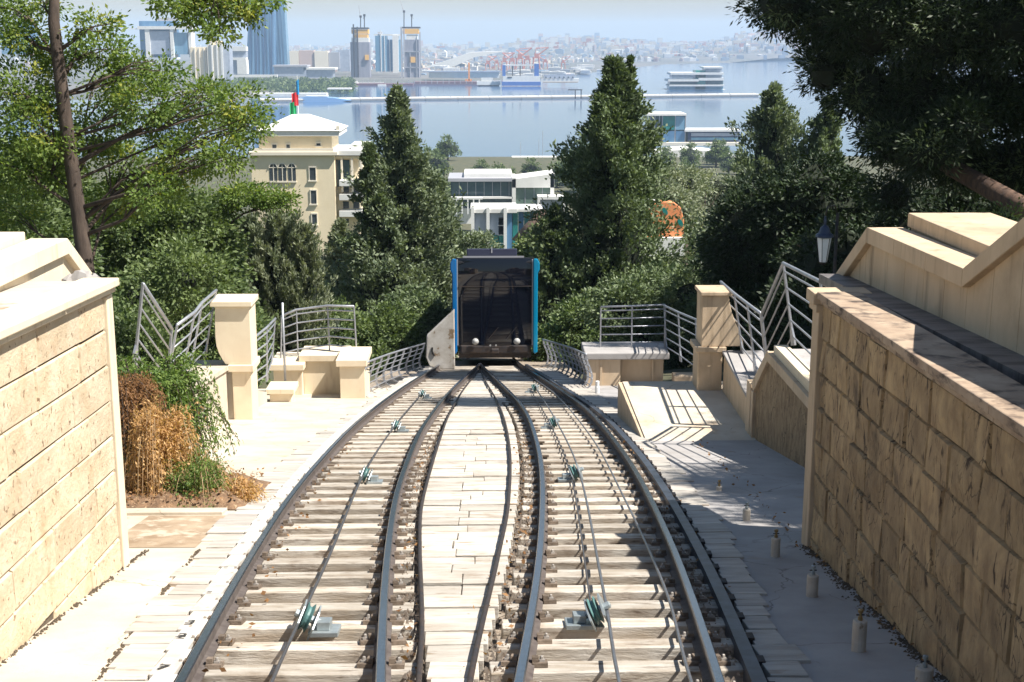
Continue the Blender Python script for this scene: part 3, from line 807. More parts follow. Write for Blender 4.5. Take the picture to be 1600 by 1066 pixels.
# ------------------------------------------------------------------ railings
def fence(name, label, posts, nbar, lean=0.0, m=M_railing, flare=True, r=.016, top_r=.03, group=None):
    # posts: list of (foot, top) points
    t = thing(name, posts[0][0], label, 'railing', group)
    F = [Vector(p[0]) for p in posts]; T = [Vector(p[1]) for p in posts]
    def pt(i, s, bulge=0):
        return F[i].lerp(T[i], s)
    b = MB(); b.tube([T[i] for i in range(len(T))], top_r, 8); b.build('top_rail', m, t, smooth=True)
    for k in range(nbar):
        s = (k + .6) / (nbar + .1)
        b = MB(); b.tube([pt(i, s) for i in range(len(F))], r, 6); b.build('bar', m, t, smooth=True)
    for i in range(len(F)):
        b = MB(); d = T[i] - F[i]
        if flare:
            along = (F[min(i + 1, len(F) - 1)] - F[max(i - 1, 0)]).normalized()
            pr = [(0, .13), (.1, .12), (.22, .05), (.45, .035), (.75, .045), (1, .03)]
            for (s0, w0), (s1, w1) in zip(pr[:-1], pr[1:]):
                p0 = F[i] + d * s0; p1 = F[i] + d * s1; th = along.cross(d).normalized() * .015
                b.hexa([p0 - along * w0 - th, p0 + along * w0 - th, p0 + along * w0 + th, p0 - along * w0 + th,
                        p1 - along * w1 - th, p1 + along * w1 - th, p1 + along * w1 + th, p1 - along * w1 + th])
        else:
            b.tube([F[i], T[i]], .022, 6)
        b.build('post', m, t)
    return t
# curved balustrades along the tracks, bulging outward
def balustrade(name, label, pts, h, sgn, n, m, plate=.07):
    t = thing(name, pts[0], label, 'railing', 'curved balustrades flanking the tracks')
    f = interp([(p[1], p[0]) for p in pts]); y0, y1 = pts[0][1], pts[-1][1]
    prof = [(0, 0), (.10, .06), (.16, .2), (.17, .38), (.12, .58), (.04, .8), (.0, 1.0)]
    def P(y, s):
        for (a, c_) in zip(prof[:-1], prof[1:]):
            if a[1] <= s <= c_[1] + 1e-6:
                k = (s - a[1]) / (c_[1] - a[1]); off = a[0] + (c_[0] - a[0]) * k
                return Vector((f(y) + sgn * (off - .0), y, g_track(y) + s * h))
    ys = [y0 + (y1 - y0) * k / 24 for k in range(25)]
    b = MB(); b.tube([P(y, 1) for y in ys], .028, 8); b.build('top_rail', m, t, smooth=True)
    for s in (.12, .3, .48, .66, .83):
        b = MB(); b.tube([P(y, s) for y in ys], .014, 6); b.build('bar', m, t, smooth=True)
    for k in range(n):
        y = y0 + .05 + (y1 - y0 - .1) * k / (n - 1)
        b = MB(); w_ = plate / 2
        for (a, c_) in zip(prof[:-1], prof[1:]):
            p0 = P(y, a[1]); p1 = P(y, c_[1]); tx = Vector((.03, 0, 0)); ty = Vector((0, .012, 0))
            b.hexa([p0 - tx - ty, p0 + tx - ty, p0 + tx + ty, p0 - tx + ty, p1 - tx - ty, p1 + tx - ty, p1 + tx + ty, p1 - tx + ty])
        b.build('baluster', m, t)
    return t
balustrade('curved_balustrade', 'grey curved steel balustrade left of the tracks ending at the concrete wing', [(-2.62, 31.4, -8.4), (-2.35, 35.5, 0), (-1.72, 41.8, 0)], .87, -1, 9, M_railing)
balustrade('curved_balustrade', 'bright grey curved steel balustrade right of the tracks beside the planter', [(2.82, 33.7, -8.84), (2.62, 38, 0), (2.12, 43.4, 0)], .92, 1, 12, M_railing)
# concrete wing beside the car
t = thing('concrete_wing', (-1.4, 42.6, -10.3), 'grey concrete wing wall with a slot opening between balustrade and car', 'wall')
b = MB()
b.prism([(-1.72, -10.05), (-1.60, -10.34), (-1.3, -10.46), (-.78, -10.46), (-.78, -8.5), (-1.68, -9.35)], 42.45, 42.75, 'y')
b.build('slab', mat('stained_wing_concrete', (.55, .52, .48), (.40, .36, .31), 3, .85, bump=.3, spots=(.22, .15, .09), spot_scale=3, spot_lo=.6, spot_hi=.66), t, bevel=.03)
b = MB(); b.tube([(-1.50, 42.44, -9.72), (-1.51, 42.43, -9.85), (-1.44, 42.43, -10.0)], .03, 6); b.build('slot', M_black, t)
# stair railings, right
fence('stair_railing', 'upper right stair railing above the stone landing, grey posts with flared feet',
      [((5.25, 13.3, -4.9), (5.0, 13.3, -3.1)), ((5.25, 16.0, -4.9), (5.0, 16.0, -3.22)), ((5.25, 18.7, -4.88), (5.0, 18.7, -3.35)), ((5.25, 21.2, -4.85), (5.0, 21.1, -3.48)), ((5.25, 22.8, -5.98), (5.0, 22.6, -4.62))], 5, group='stair railings')
fence('stair_railing', 'lower right stair railing between the bend and the pedestal',
      [((5.27, 22.95, -6.1), (5.02, 22.8, -4.64)), ((5.27, 24.2, -6.05), (5.02, 24.0, -4.70)), ((5.27, 25.5, -6.0), (5.02, 25.3, -4.76)), ((5.27, 26.9, -6.0), (5.02, 26.8, -4.80))], 5, group='stair railings')
fence('stair_railing', 'upper left stair railing poking out of the dry branches behind the left wall',
      [((-5.2, 20.4, -4.9), (-4.95, 20.2, -3.62)), ((-5.2, 22.2, -6.0), (-4.98, 22.0, -4.7))], 5, group='stair railings')
fence('stair_railing', 'lower left stair railing rising to the left pedestal',
      [((-5.3, 22.4, -6.1), (-4.98, 22.4, -4.72)), ((-5.3, 23.8, -6.1), (-4.98, 23.8, -4.78)), ((-5.4, 25.0, -6.2), (-5.1, 25.0, -4.84)), ((-5.45, 26.6, -6.3), (-5.15, 26.6, -4.90))], 5, group='stair railings')
fence('terrace_railing', 'thin grey railing on the planter wall left of the tracks, curved at one end',
      [((-2.98, 32.7, -7.64), (-3.02, 32.7, -6.44)), ((-3.7, 33.1, -7.64), (-3.72, 33.1, -6.5)), ((-4.5, 33.1, -7.75), (-4.5, 33.1, -6.6)), ((-4.9, 32.9, -7.8), (-4.85, 32.9, -6.72))], 5, flare=False, r=.02, top_r=.03, group='terrace railings')
fence('stair_railing', 'curving grey railing between the left pedestal and the planter railing',
      [((-5.05, 32.4, -7.85), (-4.92, 32.4, -6.68)), ((-4.95, 31.0, -7.9), (-4.9, 31.0, -6.6)), ((-5.0, 29.5, -7.7), (-4.9, 29.5, -6.48)), ((-4.95, 28, -7.5), (-4.85, 28, -6.35))], 5, r=.02, group='stair railings')
fence('terrace_railing', 'thin pale railing over the right planter wall',
      [((3.35, 35.6, -8.17), (3.35, 35.6, -7.05)), ((4.2, 35.6, -8.17), (4.2, 35.6, -7.03)), ((5.1, 35.6, -8.17), (5.1, 35.6, -7.0))], 5, flare=False, r=.018, top_r=.026, group='terrace railings')
fence('stair_railing', 'short sloping railing between the right planter and the right pedestal',
      [((5.15, 35.5, -8.3), (5.05, 35.5, -7.0)), ((5.2, 33.2, -8.0), (5.1, 33.2, -6.72)), ((5.3, 31.0, -7.8), (5.2, 31.0, -6.45)), ((5.35, 29.0, -7.5), (5.25, 29.0, -6.2))], 5, group='stair railings')
pole = MB(); pole.tube([(-4.55, 31.2, -8.2), (-4.55, 31.2, -6.05)], .028, 8)
tag(pole.build('marker_pole', M_railing, smooth=True), 'thin grey upright pole beside the left curving railing', 'pole')

# ------------------------------------------------------------------ funicular car
def car():
    X0, X1 = -.88, 1.96; YC = 43.9; zb = -10.42; zt = -7.05; L = 8.0; S = -.182
    t = thing('funicular_car', ((X0 + X1) / 2, YC, zb), 'black glass funicular car with blue side edges at the foot of the loop', 'funicular car')
    b = MB(); b.box(X0 + .06, X1 - .06, YC + .12, YC + L, zb + .35, zt - .05, 0, S, YC); b.build('body', M_black, t, bevel=.08)
    # rear window, slightly bowed
    b = MB(); n = 10
    rows = [(zb + .42, .06), (zb + 1.2, .01), (zt - .9, .0), (zt - .35, .03), (zt - .03, .12)]
    V = []
    for (z, yo) in rows:
        for k in range(n + 1):
            s = k / n * 2 - 1
            V.append(((X0 + X1) / 2 + s * (X1 - X0 - .40) / 2, YC + yo + .05 * s * s, z))
    b.v = V
    for r_ in range(len(rows) - 1):
        for k in range(n): b.f.append((r_ * (n + 1) + k, r_ * (n + 1) + k + 1, (r_ + 1) * (n + 1) + k + 1, (r_ + 1) * (n + 1) + k)); b.m.append(0)
    b.build('rear_window', M_glassb, t, smooth=True)
    for sg, m in ((-1, M_blue), (1, M_cyan)):
        xo = X0 if sg < 0 else X1
        # profile in x-z, extruded along the slope; bulged head
        w_ = .15
        P = [(0, .18), (0, 2.85), (-.06, 2.98), (-.06, 3.22), (.02, 3.36), (w_ - .02, 3.36), (w_, 3.3), (w_, .22), (w_ - .05, .12)]
        b = MB(); i = 0
        ys = (YC - .02, YC + .55); pts = []
        for yy in ys:
            for (dx, dz) in P: pts.append((xo - sg * dx, yy, zb + dz + S * (yy - YC)))
        N = len(P); b.v = pts
        b.f = [tuple(range(N)), tuple(reversed(range(N, 2 * N)))] + [((k + 1) % N, k, k + N, (k + 1) % N + N) for k in range(N)]; b.m = [0] * len(b.f)
        b.build('corner_panel', m, t, bevel=.03)
        b = MB(); b.box(min(xo, xo - sg * .10), max(xo, xo - sg * .10), YC + .58, YC + L, zb + .9, zt - .25, 0, S, YC); b.build('side_panel', m, t, bevel=.03)
        b = MB(); b.box(min(xo - sg * .0, xo + sg * .03), max(xo - sg * .0, xo + sg * .03), YC + 1.0, YC + L - .6, zb + 1.5, zt - .5, 0, S, YC); b.build('side_window', M_glassb, t)
    b = MB(); b.box(X0 + .10, X1 - .10, YC + .16, YC + L, zt - .045, zt + .03, 0, S, YC); b.build('roof', M_black, t, bevel=.05)
    b = MB(); b.box(X0 + .36, X1 - .45, YC + .25, YC + .33, zt + .031, zt + .09, 0, S, YC); b.build('roof_strip', M_greyp, t)
    b = MB(); b.box(-.40, 1.28, YC + .4, YC + 2.6, zt + .03, zt + .34, 0, S, YC); b.build('roof_unit', M_navy, t, bevel=.03)
    b = MB(); b.box(.42, .46, YC + .385, YC + .40, zt + .12, zt + .32); b.build('roof_seam', M_greyp, t)
    b = MB(); b.box(X0 + .25, X1 - .25, YC + .06, YC + .5, zb + .12, zb + .42); b.build('bumper', M_iron, t, bevel=.05)
    b = MB(); b.box(X0 + .2, X1 - .2, YC + .3, YC + L - .5, zb - .02, zb + .35, 0, S, YC); b.build('underframe', M_iron, t)
    for x in (-.12, 1.27):
        b = MB(); b.lathe([(.11, 0), (.115, .02), (.06, .07), (.01, .085)], (x, YC + .0, zb + .56), 16, (0, -1, .0)); b.build('headlight', M_lamp, t, smooth=True)
    for x in (.38, .57):
        b = MB(); b.lathe([(.03, 0), (.03, .02)], (x, YC + .03, zb + .42), 10, (0, -1, 0)); b.build('marker_light', M_lamp, t)
    for (xa, xb, za, zb_) in ((X0 + .16, X0 + .19, zb + .42, zt - .05), (X1 - .19, X1 - .16, zb + .42, zt - .05)):
        b = MB(); b.box(xa, xb, YC + .02, YC + .10, za, zb_); b.build('window_seal', M_greyp, t)
    b = MB(); b.box(X0 + .2, X1 - .2, YC - .005, YC + .05, zt - .95, zt - .93); b.build('window_seam', M_iron, t)
    b = MB(); b.box((X0 + X1) / 2 - .12, (X0 + X1) / 2 + .12, YC - .15, YC + .1, zb + .18, zb + .32); b.build('coupler', M_iron, t, bevel=.02)
    for x0 in (.3, .9):
        b = MB(); b.tube([(x0, YC - .02, zb + .62), (x0 + .35, YC - .03, zb + 1.05)], .012, 5); b.build('wiper', M_iron, t)
    for sx in (X0 + .5, X1 - .5):
        for yy in (YC + .9, YC + 3):
            b = MB(); b.lathe([(.28, -.05), (.31, -.05), (.31, .05), (.28, .05)], (sx, yy, zb + .22 + S * (yy - YC)), 18, (1, 0, 0)); b.build('wheel', M_iron, t)
car()

# ------------------------------------------------------------------ small corridor things
def outlet(x, y, z, h, r, label, i):
    t = thing('pipe_stub', (x, y, z), label, 'pipe stub', 'white pipe stubs along the right gutter')
    b = MB(); b.lathe([(r * 1.02, -.03), (r, 0), (r, h), (r * .9, h + .008), (.02, h + .01)], (x, y, z), 16); b.build('stub', mat('dull_white_pipe', (.50, .46, .40), (.42, .37, .31), 12, .7, spots=(.2, .15, .1), spot_scale=9), t, smooth=False)
    b = MB(); b.lathe([(.018, 0), (.018, .03), (.010, .035), (.010, .06), (.02, .065), (.02, .085), (.006, .09)], (x, y, z + h + .005), 8); b.build('valve', M_brass if i % 2 else M_galv, t)
    b = MB(); b.tube([(x - .03, y, z + h + .05), (x + .03, y, z + h + .05)], .006, 5); b.build('handle', M_iron, t)
for i, (x, y, h, r, lb) in enumerate([(3.22, 8.33, .09, .06, 'short white pipe stub at the bottom right corner beside the wall'), (2.98, 9.06, .235, .052, 'tallest white pipe stub in the right gutter'),
        (3.06, 10.77, .19, .05, 'white pipe stub with red stained valve, third from the bottom'), (3.11, 12.45, .19, .045, 'white pipe stub level with the corner of the right wall'),
        (3.22, 14.46, .13, .045, 'small white pipe stub with dark pin just past the right wall'), (3.30, 16.69, .05, .04, 'tiny pipe stub with a thin rusty pin farthest along the right gutter')]):
    outlet(x, y, g_track(y) - .012, h, r, lb, i)
b = MB(); b.lathe([(.06, 0), (.06, .16), (.05, .17), (.05, .3), (.02, .31)], (3.02, 32.45, g_track(32.45)), 12)
tag(b.build('pipe_stub', M_white), 'small white capped pipe before the shaded right planter wall', 'pipe stub')
# side gutter patch and kerb on the left
tag(strip('brown_patch', lambda y: -3.7, lambda y: -2.74, 13.1, 15.0, -.007, M_wet, 6), kind='structure')
b = MB(); b.box(-4.2, -2.85, 15.05, 15.35, g_track(15.2) - .1, g_track(15.2) + .03, 0, -.182, 15.2)
tag(b.build('kerb', M_concL, bevel=.01), 'pale concrete kerb in front of the dry shrub bed on the left', 'kerb')

# lantern
def lantern():
    x, y = 7.9, 30.0; z0 = -8.3
    t = thing('street_lantern', (x, y, z0), 'dark lantern with white glass body in front of the black trees', 'street lamp')
    b = MB(); b.tube([(x + .35, y + .3, z0 - .4), (x + .35, y + .3, -3.85)], [.05, .035], 8)
    b.tube([(x + .35, y + .3, -3.87), (x + .25, y + .2, -3.66), (x + .05, y + .05, -3.68), (x, y, -3.87)], .02, 6); b.build('post', M_iron, t, smooth=True)
    b = MB(); b.lathe([(.02, .62), (.035, .50), (.03, .42), (.10, .36), (.14, .24), (.20, .20), (.21, .15), (.0, .14)], (x, y, -4.50), 12); b.build('hood', mat('lantern_hood', (.03, .045, .09), None, 1, .4, .3), t)
    b = MB(); b.lathe([(.07, -.42), (.09, -.42), (.165, .13), (.15, .135)], (x, y, -4.50), 6); b.build('glass', mat('milky_glass', (.85, .87, .9), None, 1, .3), t)
    for k in range(6):
        a = k * math.pi / 3
        b = MB(); b.tube([(x + .092 * math.cos(a), y + .092 * math.sin(a), -4.92), (x + .168 * math.cos(a), y + .168 * math.sin(a), -4.37)], .007, 4); b.build('rib', M_iron, t)
    b = MB(); b.lathe([(.02, -.06), (.09, -.0), (.095, .015)], (x, y, -4.94), 6); b.build('base_cup', M_iron, t)
lantern()

# ------------------------------------------------------------------ vegetation
RG = np.random.default_rng(5)
LM = {
    'conifer': leafmat('conifer_leaf', (.040, .068, .028), (.18, .225, .11), .18),
    'thuja': leafmat('thuja_leaf', (.055, .085, .045), (.24, .28, .17), .18),
    'locust': leafmat('locust_leaf', (.055, .11, .025), (.21, .27, .06), .35),
    'yellow': leafmat('yellowing_leaf', (.16, .20, .04), (.36, .36, .07), .4),
    'grey': leafmat('grey_green_leaf', (.10, .13, .075), (.29, .31, .20), .2),
    'dark': leafmat('shaded_needle', (.010, .023, .009), (.036, .058, .018), .10),  # greens lowered to near black, putting shade into the leaf colour
    'bush': leafmat('bush_leaf', (.040, .072, .024), (.18, .23, .085), .25),
    'dry': leafmat('dry_leaf', (.36, .20, .08), (.62, .40, .19), .35, .8),
    'rust': leafmat('rust_leaf', (.16, .08, .035), (.30, .16, .07), .25, .8),
    'fern': leafmat('weeping_leaf', (.05, .10, .02), (.19, .26, .06), .3),
}
def tints(n, clump):
    return np.clip(RG.uniform(0, 1, n) * .55 + clump * .45, 0, 1)

def conifer(name, x, y, ztop, zbot, Rm, m, label, group, n_br=230, per=130, L=.2, W=.09, shape=1.0, up=.5, seed=1, twin=None, core=True, flat=.0):
    rng = np.random.default_rng(seed)
    t = thing(name, (x, y, zbot), label, 'tree', group)
    H = ztop - zbot
    b = MB(); b.tube([(x, y, zbot - 2), (x + .05, y, zbot + H * .5), (x, y, ztop - H * .04)], [.035 * H * .6, .02 * H * .6, .02], 8); b.build('trunk', M_bark, t, smooth=True)
    u = rng.uniform(0, 1, n_br) ** .85
    az = rng.uniform(0, 2 * np.pi, n_br)
    prof = lambda s: np.clip(np.power(1 - s, shape) * (1 - np.exp(-(1 - s) * 9)) + .05, 0, 1)
    lob = 1 + .30 * np.sin(az * 3 + u * 9 + seed) + .2 * np.sin(az * 5 - u * 17)
    Rr = Rm * prof(u) * lob * rng.uniform(.62, 1.16, n_br) * (1 + .28 * (rng.uniform(0, 1, n_br) > .93))
    tipx = Rr * np.cos(az); tipy = Rr * np.sin(az)
    bz = zbot + H * u
    tipz = bz + Rr * up * rng.uniform(.4, 1.2, n_br)
    # leaves along the outer part of each branch
    s = np.power(rng.uniform(0, 1, (n_br, per)), .55)
    cw = (.10 + .16 * (Rr / Rm))[:, None] * Rm * .42
    px = tipx[:, None] * s + rng.normal(size=(n_br, per)) * cw * .5
    py = tipy[:, None] * s + rng.normal(size=(n_br, per)) * cw * .5
    pz = bz[:, None] + (tipz - bz)[:, None] * s + rng.normal(size=(n_br, per)) * cw * .55
    P = np.stack([x + px, y + py, pz], -1).reshape(-1, 3)
    D = np.stack([np.repeat(np.cos(az), per) * .8, np.repeat(np.sin(az), per) * .8, np.full(n_br * per, up + .3)], -1) + rng.normal(size=(n_br * per, 3)) * .75
    ct = np.repeat(rng.uniform(0, 1, n_br), per)
    leaves('crown', P, D, L, W, m, rng, np.clip(rng.uniform(0, 1, len(P)) * .5 + ct * .5, 0, 1), t)
    if core:
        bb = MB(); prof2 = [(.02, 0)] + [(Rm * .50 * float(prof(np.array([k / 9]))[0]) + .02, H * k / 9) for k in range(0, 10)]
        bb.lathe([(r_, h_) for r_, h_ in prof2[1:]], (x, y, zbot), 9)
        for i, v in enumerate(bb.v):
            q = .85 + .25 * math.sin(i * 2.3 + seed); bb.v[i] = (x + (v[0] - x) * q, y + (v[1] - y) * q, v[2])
        bb.build('dark_core', mat('dark_core_fill', (.012, .018, .008), None, 1, 1), t)  # added opaque dark core that blocks the sky inside the crown
    return t

def bushy(name, label, group, blobs, m, L=.16, W=.08, cat='tree', trunk=None, seed=1, dens=1.0, clump=.28, droop=-.1, m2=None, core=.46, limbs=True, per=60, up=0.3):
    rng = np.random.default_rng(seed)
    c0 = blobs[0]
    base = trunk[0] if trunk else (c0[0], c0[1], c0[2] - c0[5])
    t = thing(name, base, label, cat, group)
    if trunk:
        pts, rad = trunk[1], trunk[2]
        b = MB(); b.tube(pts, rad, 9)
        b.build('trunk', trunk[3] if len(trunk) > 3 else M_bark, t, smooth=True)
        if limbs:
            b = MB()
            dp = [tuple(pts[i][c] + (pts[i + 1][c] - pts[i][c]) * f / 6 for c in range(3)) for i in range(len(pts) - 1) for f in range(6)]
            for k, (cx, cy, cz, rx, ry, rz) in enumerate(blobs):
                cz_ = cz; cz = cz - .45 * math.hypot(cx - pts[0][0], cy - pts[0][1]) * rng.uniform(.2, 1.1)
                best = min(dp, key=lambda p: (p[0] - cx) ** 2 + (p[1] - cy) ** 2 + (p[2] - cz + rz * .6) ** 2)
                cz = cz_
                mid = ((best[0] + cx) / 2 + rng.uniform(-.2, .2), (best[1] + cy) / 2, (best[2] + cz) / 2 + rng.uniform(-.15, .3))
                r0 = (rad[-1] * .8 + .015) * rng.uniform(.45, .9)
                b.tube([best, mid, (cx, cy, cz)], [r0, r0 * .7, r0 * .25], 6)
                for q in range(4):
                    e = (cx + rng.uniform(-.8, .8) * rx, cy + rng.uniform(-.8, .8) * ry, cz + rng.uniform(-.5, .8) * rz)
                    b.tube([mid, ((mid[0] + e[0]) / 2, (mid[1] + e[1]) / 2, (mid[2] + e[2]) / 2 + .1), e], [r0 * .45, r0 * .3, .008], 5)
            b.build('limbs', M_bark, t, smooth=True)
    PP = []; DD = []; TT = []
    for (cx, cy, cz, rx, ry, rz) in blobs:
        area = (rx * ry + ry * rz + rx * rz) * 4.2
        nc = max(5, int(area * 5.5 * dens / (clump / .28) ** 2))
        v = rng.normal(size=(nc, 3)); v /= np.linalg.norm(v, axis=1, keepdims=True)
        rad_ = rng.uniform(.55, 1.05, nc)[:, None]
        cc = v * rad_ * np.array([rx, ry, rz]) + np.array([cx, cy, cz])
        off = rng.normal(size=(nc, per, 3)) * clump * np.array([.55, .55, .4])
        P = cc[:, None, :] + off
        D = v[:, None, :] * .6 + off / clump * .8 + rng.normal(size=(nc, per, 3)) * .5 + np.array([0, 0, droop + up * .0])
        PP.append(P.reshape(-1, 3)); DD.append(D.reshape(-1, 3)); TT.append(np.repeat(rng.uniform(0, 1, nc), per))
    P = np.concatenate(PP); D = np.concatenate(DD); T = np.concatenate(TT)
    if m2 is not None:
        sel = T > .9
        leaves('yellow_and_sunlit_leaves', P[sel], D[sel], L, W, m2, rng, rng.uniform(0, 1, sel.sum()), t)  # yellow leaves on the locusts, painted sunlit clumps on the pine
        P, D, T = P[~sel], D[~sel], T[~sel]
    leaves('crown' if cat == 'tree' else 'foliage', P, D, L, W, m, rng, np.clip(rng.uniform(0, 1, len(P)) * .5 + T * .5, 0, 1), t)
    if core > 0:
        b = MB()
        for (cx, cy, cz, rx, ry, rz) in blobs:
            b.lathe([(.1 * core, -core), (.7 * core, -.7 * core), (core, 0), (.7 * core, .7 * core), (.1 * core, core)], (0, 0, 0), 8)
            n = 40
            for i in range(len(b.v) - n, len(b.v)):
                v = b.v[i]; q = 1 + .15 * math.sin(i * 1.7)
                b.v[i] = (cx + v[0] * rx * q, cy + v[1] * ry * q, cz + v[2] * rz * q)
        tag(b.build('dark_core', mat('dark_core_fill', (.012, .018, .008), None, 1, 1), t), kind='stuff')  # added opaque dark blobs that block the sky between the leaves
    return t

def blobs_box(n, x0, x1, y0, y1, z0, z1, r0, r1, seed):
    q = random.Random(seed)
    return [(q.uniform(x0, x1), q.uniform(y0, y1), q.uniform(z0, z1), q.uniform(r0, r1), q.uniform(r0, r1), q.uniform(r0, r1) * .85) for _ in range(n)]

# conifers either side of the car
gC = 'conifers behind the funicular car'
conifer('conifer', -3.75, 62, -2.3, -17.5, 3.9, LM['thuja'], 'tall broad conifer left of the car with a thin leading shoot', gC, 480, 150, .23, .10, shape=.9, seed=3)
conifer('conifer', -5.0, 61, -4.6, -15, 1.5, LM['conifer'], 'shorter second spire growing on the left flank of the tall left conifer', gC, 160, 130, .22, .10, shape=.6, seed=4)
conifer('conifer', -2.2, 64, -6.3, -17, 2.0, LM['thuja'], 'pale rounded conifer directly left behind the car', gC, 240, 130, .23, .10, shape=.4, seed=5)
conifer('conifer', -6.9, 66, -8.8, -18, 2.0, LM['grey'], 'grey green conifer in front of the cream building', gC, 220, 120, .23, .09, shape=.45, seed=6)
conifer('conifer', 5.75, 58, -1.0, -14.5, 3.75, LM['conifer'], 'largest dark conifer right of the car with a forked tip', gC, 500, 180, .22, .10, shape=.74, seed=7)
conifer('conifer', 6.45, 58.4, -.8, -8, .75, LM['conifer'], 'second tip growing out of the largest dark conifer', gC, 70, 110, .22, .10, shape=.6, seed=8)
conifer('conifer', 3.2, 57, -7.0, -14.5, 1.6, LM['conifer'], 'low dark conifer between the car and the largest conifer', gC, 150, 120, .22, .10, shape=.5, seed=9)
gR = 'conifers above the waterfront on the right'
conifer('conifer', 16.7, 78, -2.75, -20, 4.0, LM['thuja'], 'spiky sunlit conifer right of the waterfront glass building', gR, 300, 120, .28, .12, shape=.55, seed=10, up=.8)
conifer('conifer', 19.4, 76, -3.4, -20, 3.2, LM['conifer'], 'sunlit conifer under the hanging pine boughs', gR, 260, 110, .28, .12, shape=.6, seed=11, up=.8)
conifer('conifer', 12.9, 72, -8.9, -19, 2.2, LM['thuja'], 'low bright green conifer in front of the dark curved roof', gR, 160, 100, .26, .11, shape=.5, seed=12)
# columnar cypresses left
gK = 'columnar cypresses on the left slope'
for i, (px, zt, rr, lb) in enumerate([(-7.9, -6.1, 1.0, 'leftmost pale columnar cypress beside the broad evergreen'), (-6.9, -5.9, 1.0, 'tallest pale columnar cypress of the left row'), (-6.0, -6.35, .8, 'slim columnar cypress nearest the gap before the cream building')]):
    conifer('cypress', px, 46, zt, -12.5, rr, LM['grey'], lb, gK, 260, 120, .16, .05, shape=.18, up=1.6, seed=20 + i)
# broad evergreens left
bushy('evergreen_tree', 'broad dark glossy evergreen behind the left railings', None, blobs_box(13, -11.0, -7.8, 39, 42, -9.0, -4.8, 1.1, 1.5, 3), LM['bush'], .15, .09, trunk=((-9.4, 40, -11), [(-9.4, 40, -11.5), (-9.4, 40, -8), (-9.3, 40, -6)], [.25, .2, .1]), seed=31, dens=1.15)
bushy('evergreen_tree', 'dark evergreen crown behind the leaning grey trunk at far left', None, blobs_box(12, -17.5, -11.4, 34, 38, -7.0, -3.4, 1.2, 1.7, 4), LM['bush'], .15, .08, trunk=((-14, 36, -9), [(-14, 36, -10), (-14, 36, -6)], [.3, .2]), seed=32, dens=1.0)
bushy('shrub', 'dense laurel shrubs behind the left terrace railing', None, blobs_box(9, -5.6, -2.2, 46, 49, -13.2, -10.0, 1.0, 1.4, 5), LM['bush'], .16, .09, cat='shrub', seed=33, dens=1.1)
bushy('shrub', 'dark shrubs under the conifers left of the concrete wing', None, blobs_box(7, -3.2, -1.6, 50, 54, -13.2, -10.6, .9, 1.3, 6), LM['conifer'], .18, .09, cat='shrub', seed=34, dens=1.0)
bushy('shrub', 'dark undergrowth behind the left stair railings', None, blobs_box(12, -12.5, -5.9, 33, 37, -10.0, -6.6, 1.0, 1.4, 7), LM['bush'], .15, .08, cat='shrub', seed=35, dens=.9)
bushy('shrub', 'olive green brushwood immediately behind the left retaining wall', None, blobs_box(9, -11.5, -6.2, 26, 30, -6.9, -4.5, .9, 1.2, 71), LM['bush'], .12, .06, cat='shrub', seed=72, dens=1.5, core=.25)
bushy('shrub', 'sunlit leafy shrub right beside the funicular car', None, blobs_box(7, 2.7, 5.0, 48, 52, -12.6, -10.4, .9, 1.2, 8), LM['bush'], .16, .09, cat='shrub', seed=36, dens=1.0)
bushy('shrub', 'dark leafy shrubs behind the right terrace railing', None, blobs_box(10, 4.6, 8.8, 45, 50, -11.8, -7.9, 1.0, 1.4, 9), LM['conifer'], .16, .08, cat='shrub', seed=37, dens=1.0)
bushy('shrub', 'brownish bush behind the car at the foot of the brown roof', None, blobs_box(5, 1.8, 3.4, 62, 66, -12.5, -8.6, .9, 1.3, 10), LM['bush'], .18, .09, cat='shrub', seed=38, dens=.9)
bushy('shrub', 'pale leafy bushes left of the green glass facade', None, blobs_box(6, -2.4, -.2, 66, 70, -14, -10.2, 1.0, 1.4, 60), LM['thuja'], .2, .09, cat='shrub', seed=61, dens=.9)
# grey-green mid trees
bushy('olive_tree', 'grey green feathery tree behind the orange wall', None, blobs_box(12, 14.5, 21, 112, 120, -20, -11.8, 1.8, 2.6, 11), LM['grey'], .32, .12, trunk=((17.5, 115, -26), [(17.5, 115, -26), (17.5, 115, -17)], [.4, .2]), seed=39, dens=.55, clump=.5)
bushy('evergreen_tree', 'deep green tree between the grey feathery tree and the black pine shade', None, blobs_box(10, 12.3, 16, 62, 68, -13.0, -9.0, 1.1, 1.6, 12), LM['bush'], .2, .09, trunk=((12, 65, -16), [(12, 65, -17), (12, 65, -12)], [.3, .2]), seed=40, dens=.85)
# shaded dark mass on the right
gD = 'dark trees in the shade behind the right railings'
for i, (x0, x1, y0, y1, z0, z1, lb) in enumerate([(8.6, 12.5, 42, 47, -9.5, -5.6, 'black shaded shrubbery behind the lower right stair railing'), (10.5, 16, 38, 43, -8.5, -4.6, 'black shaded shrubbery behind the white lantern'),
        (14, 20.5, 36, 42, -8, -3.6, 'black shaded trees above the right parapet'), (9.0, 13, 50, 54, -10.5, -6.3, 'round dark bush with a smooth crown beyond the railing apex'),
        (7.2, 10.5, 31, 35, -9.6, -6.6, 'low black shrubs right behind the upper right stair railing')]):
    bushy('evergreen_tree', lb, gD, blobs_box(11, x0, x1, y0, y1, z0, z1, 1.3, 1.9, 40 + i), LM['dark'], .17, .07, trunk=(((x0 + x1) / 2, y1, -12), [((x0 + x1) / 2, y1, -12), ((x0 + x1) / 2, y1, -7)], [.3, .2]), seed=50 + i, dens=.9, core=.8)
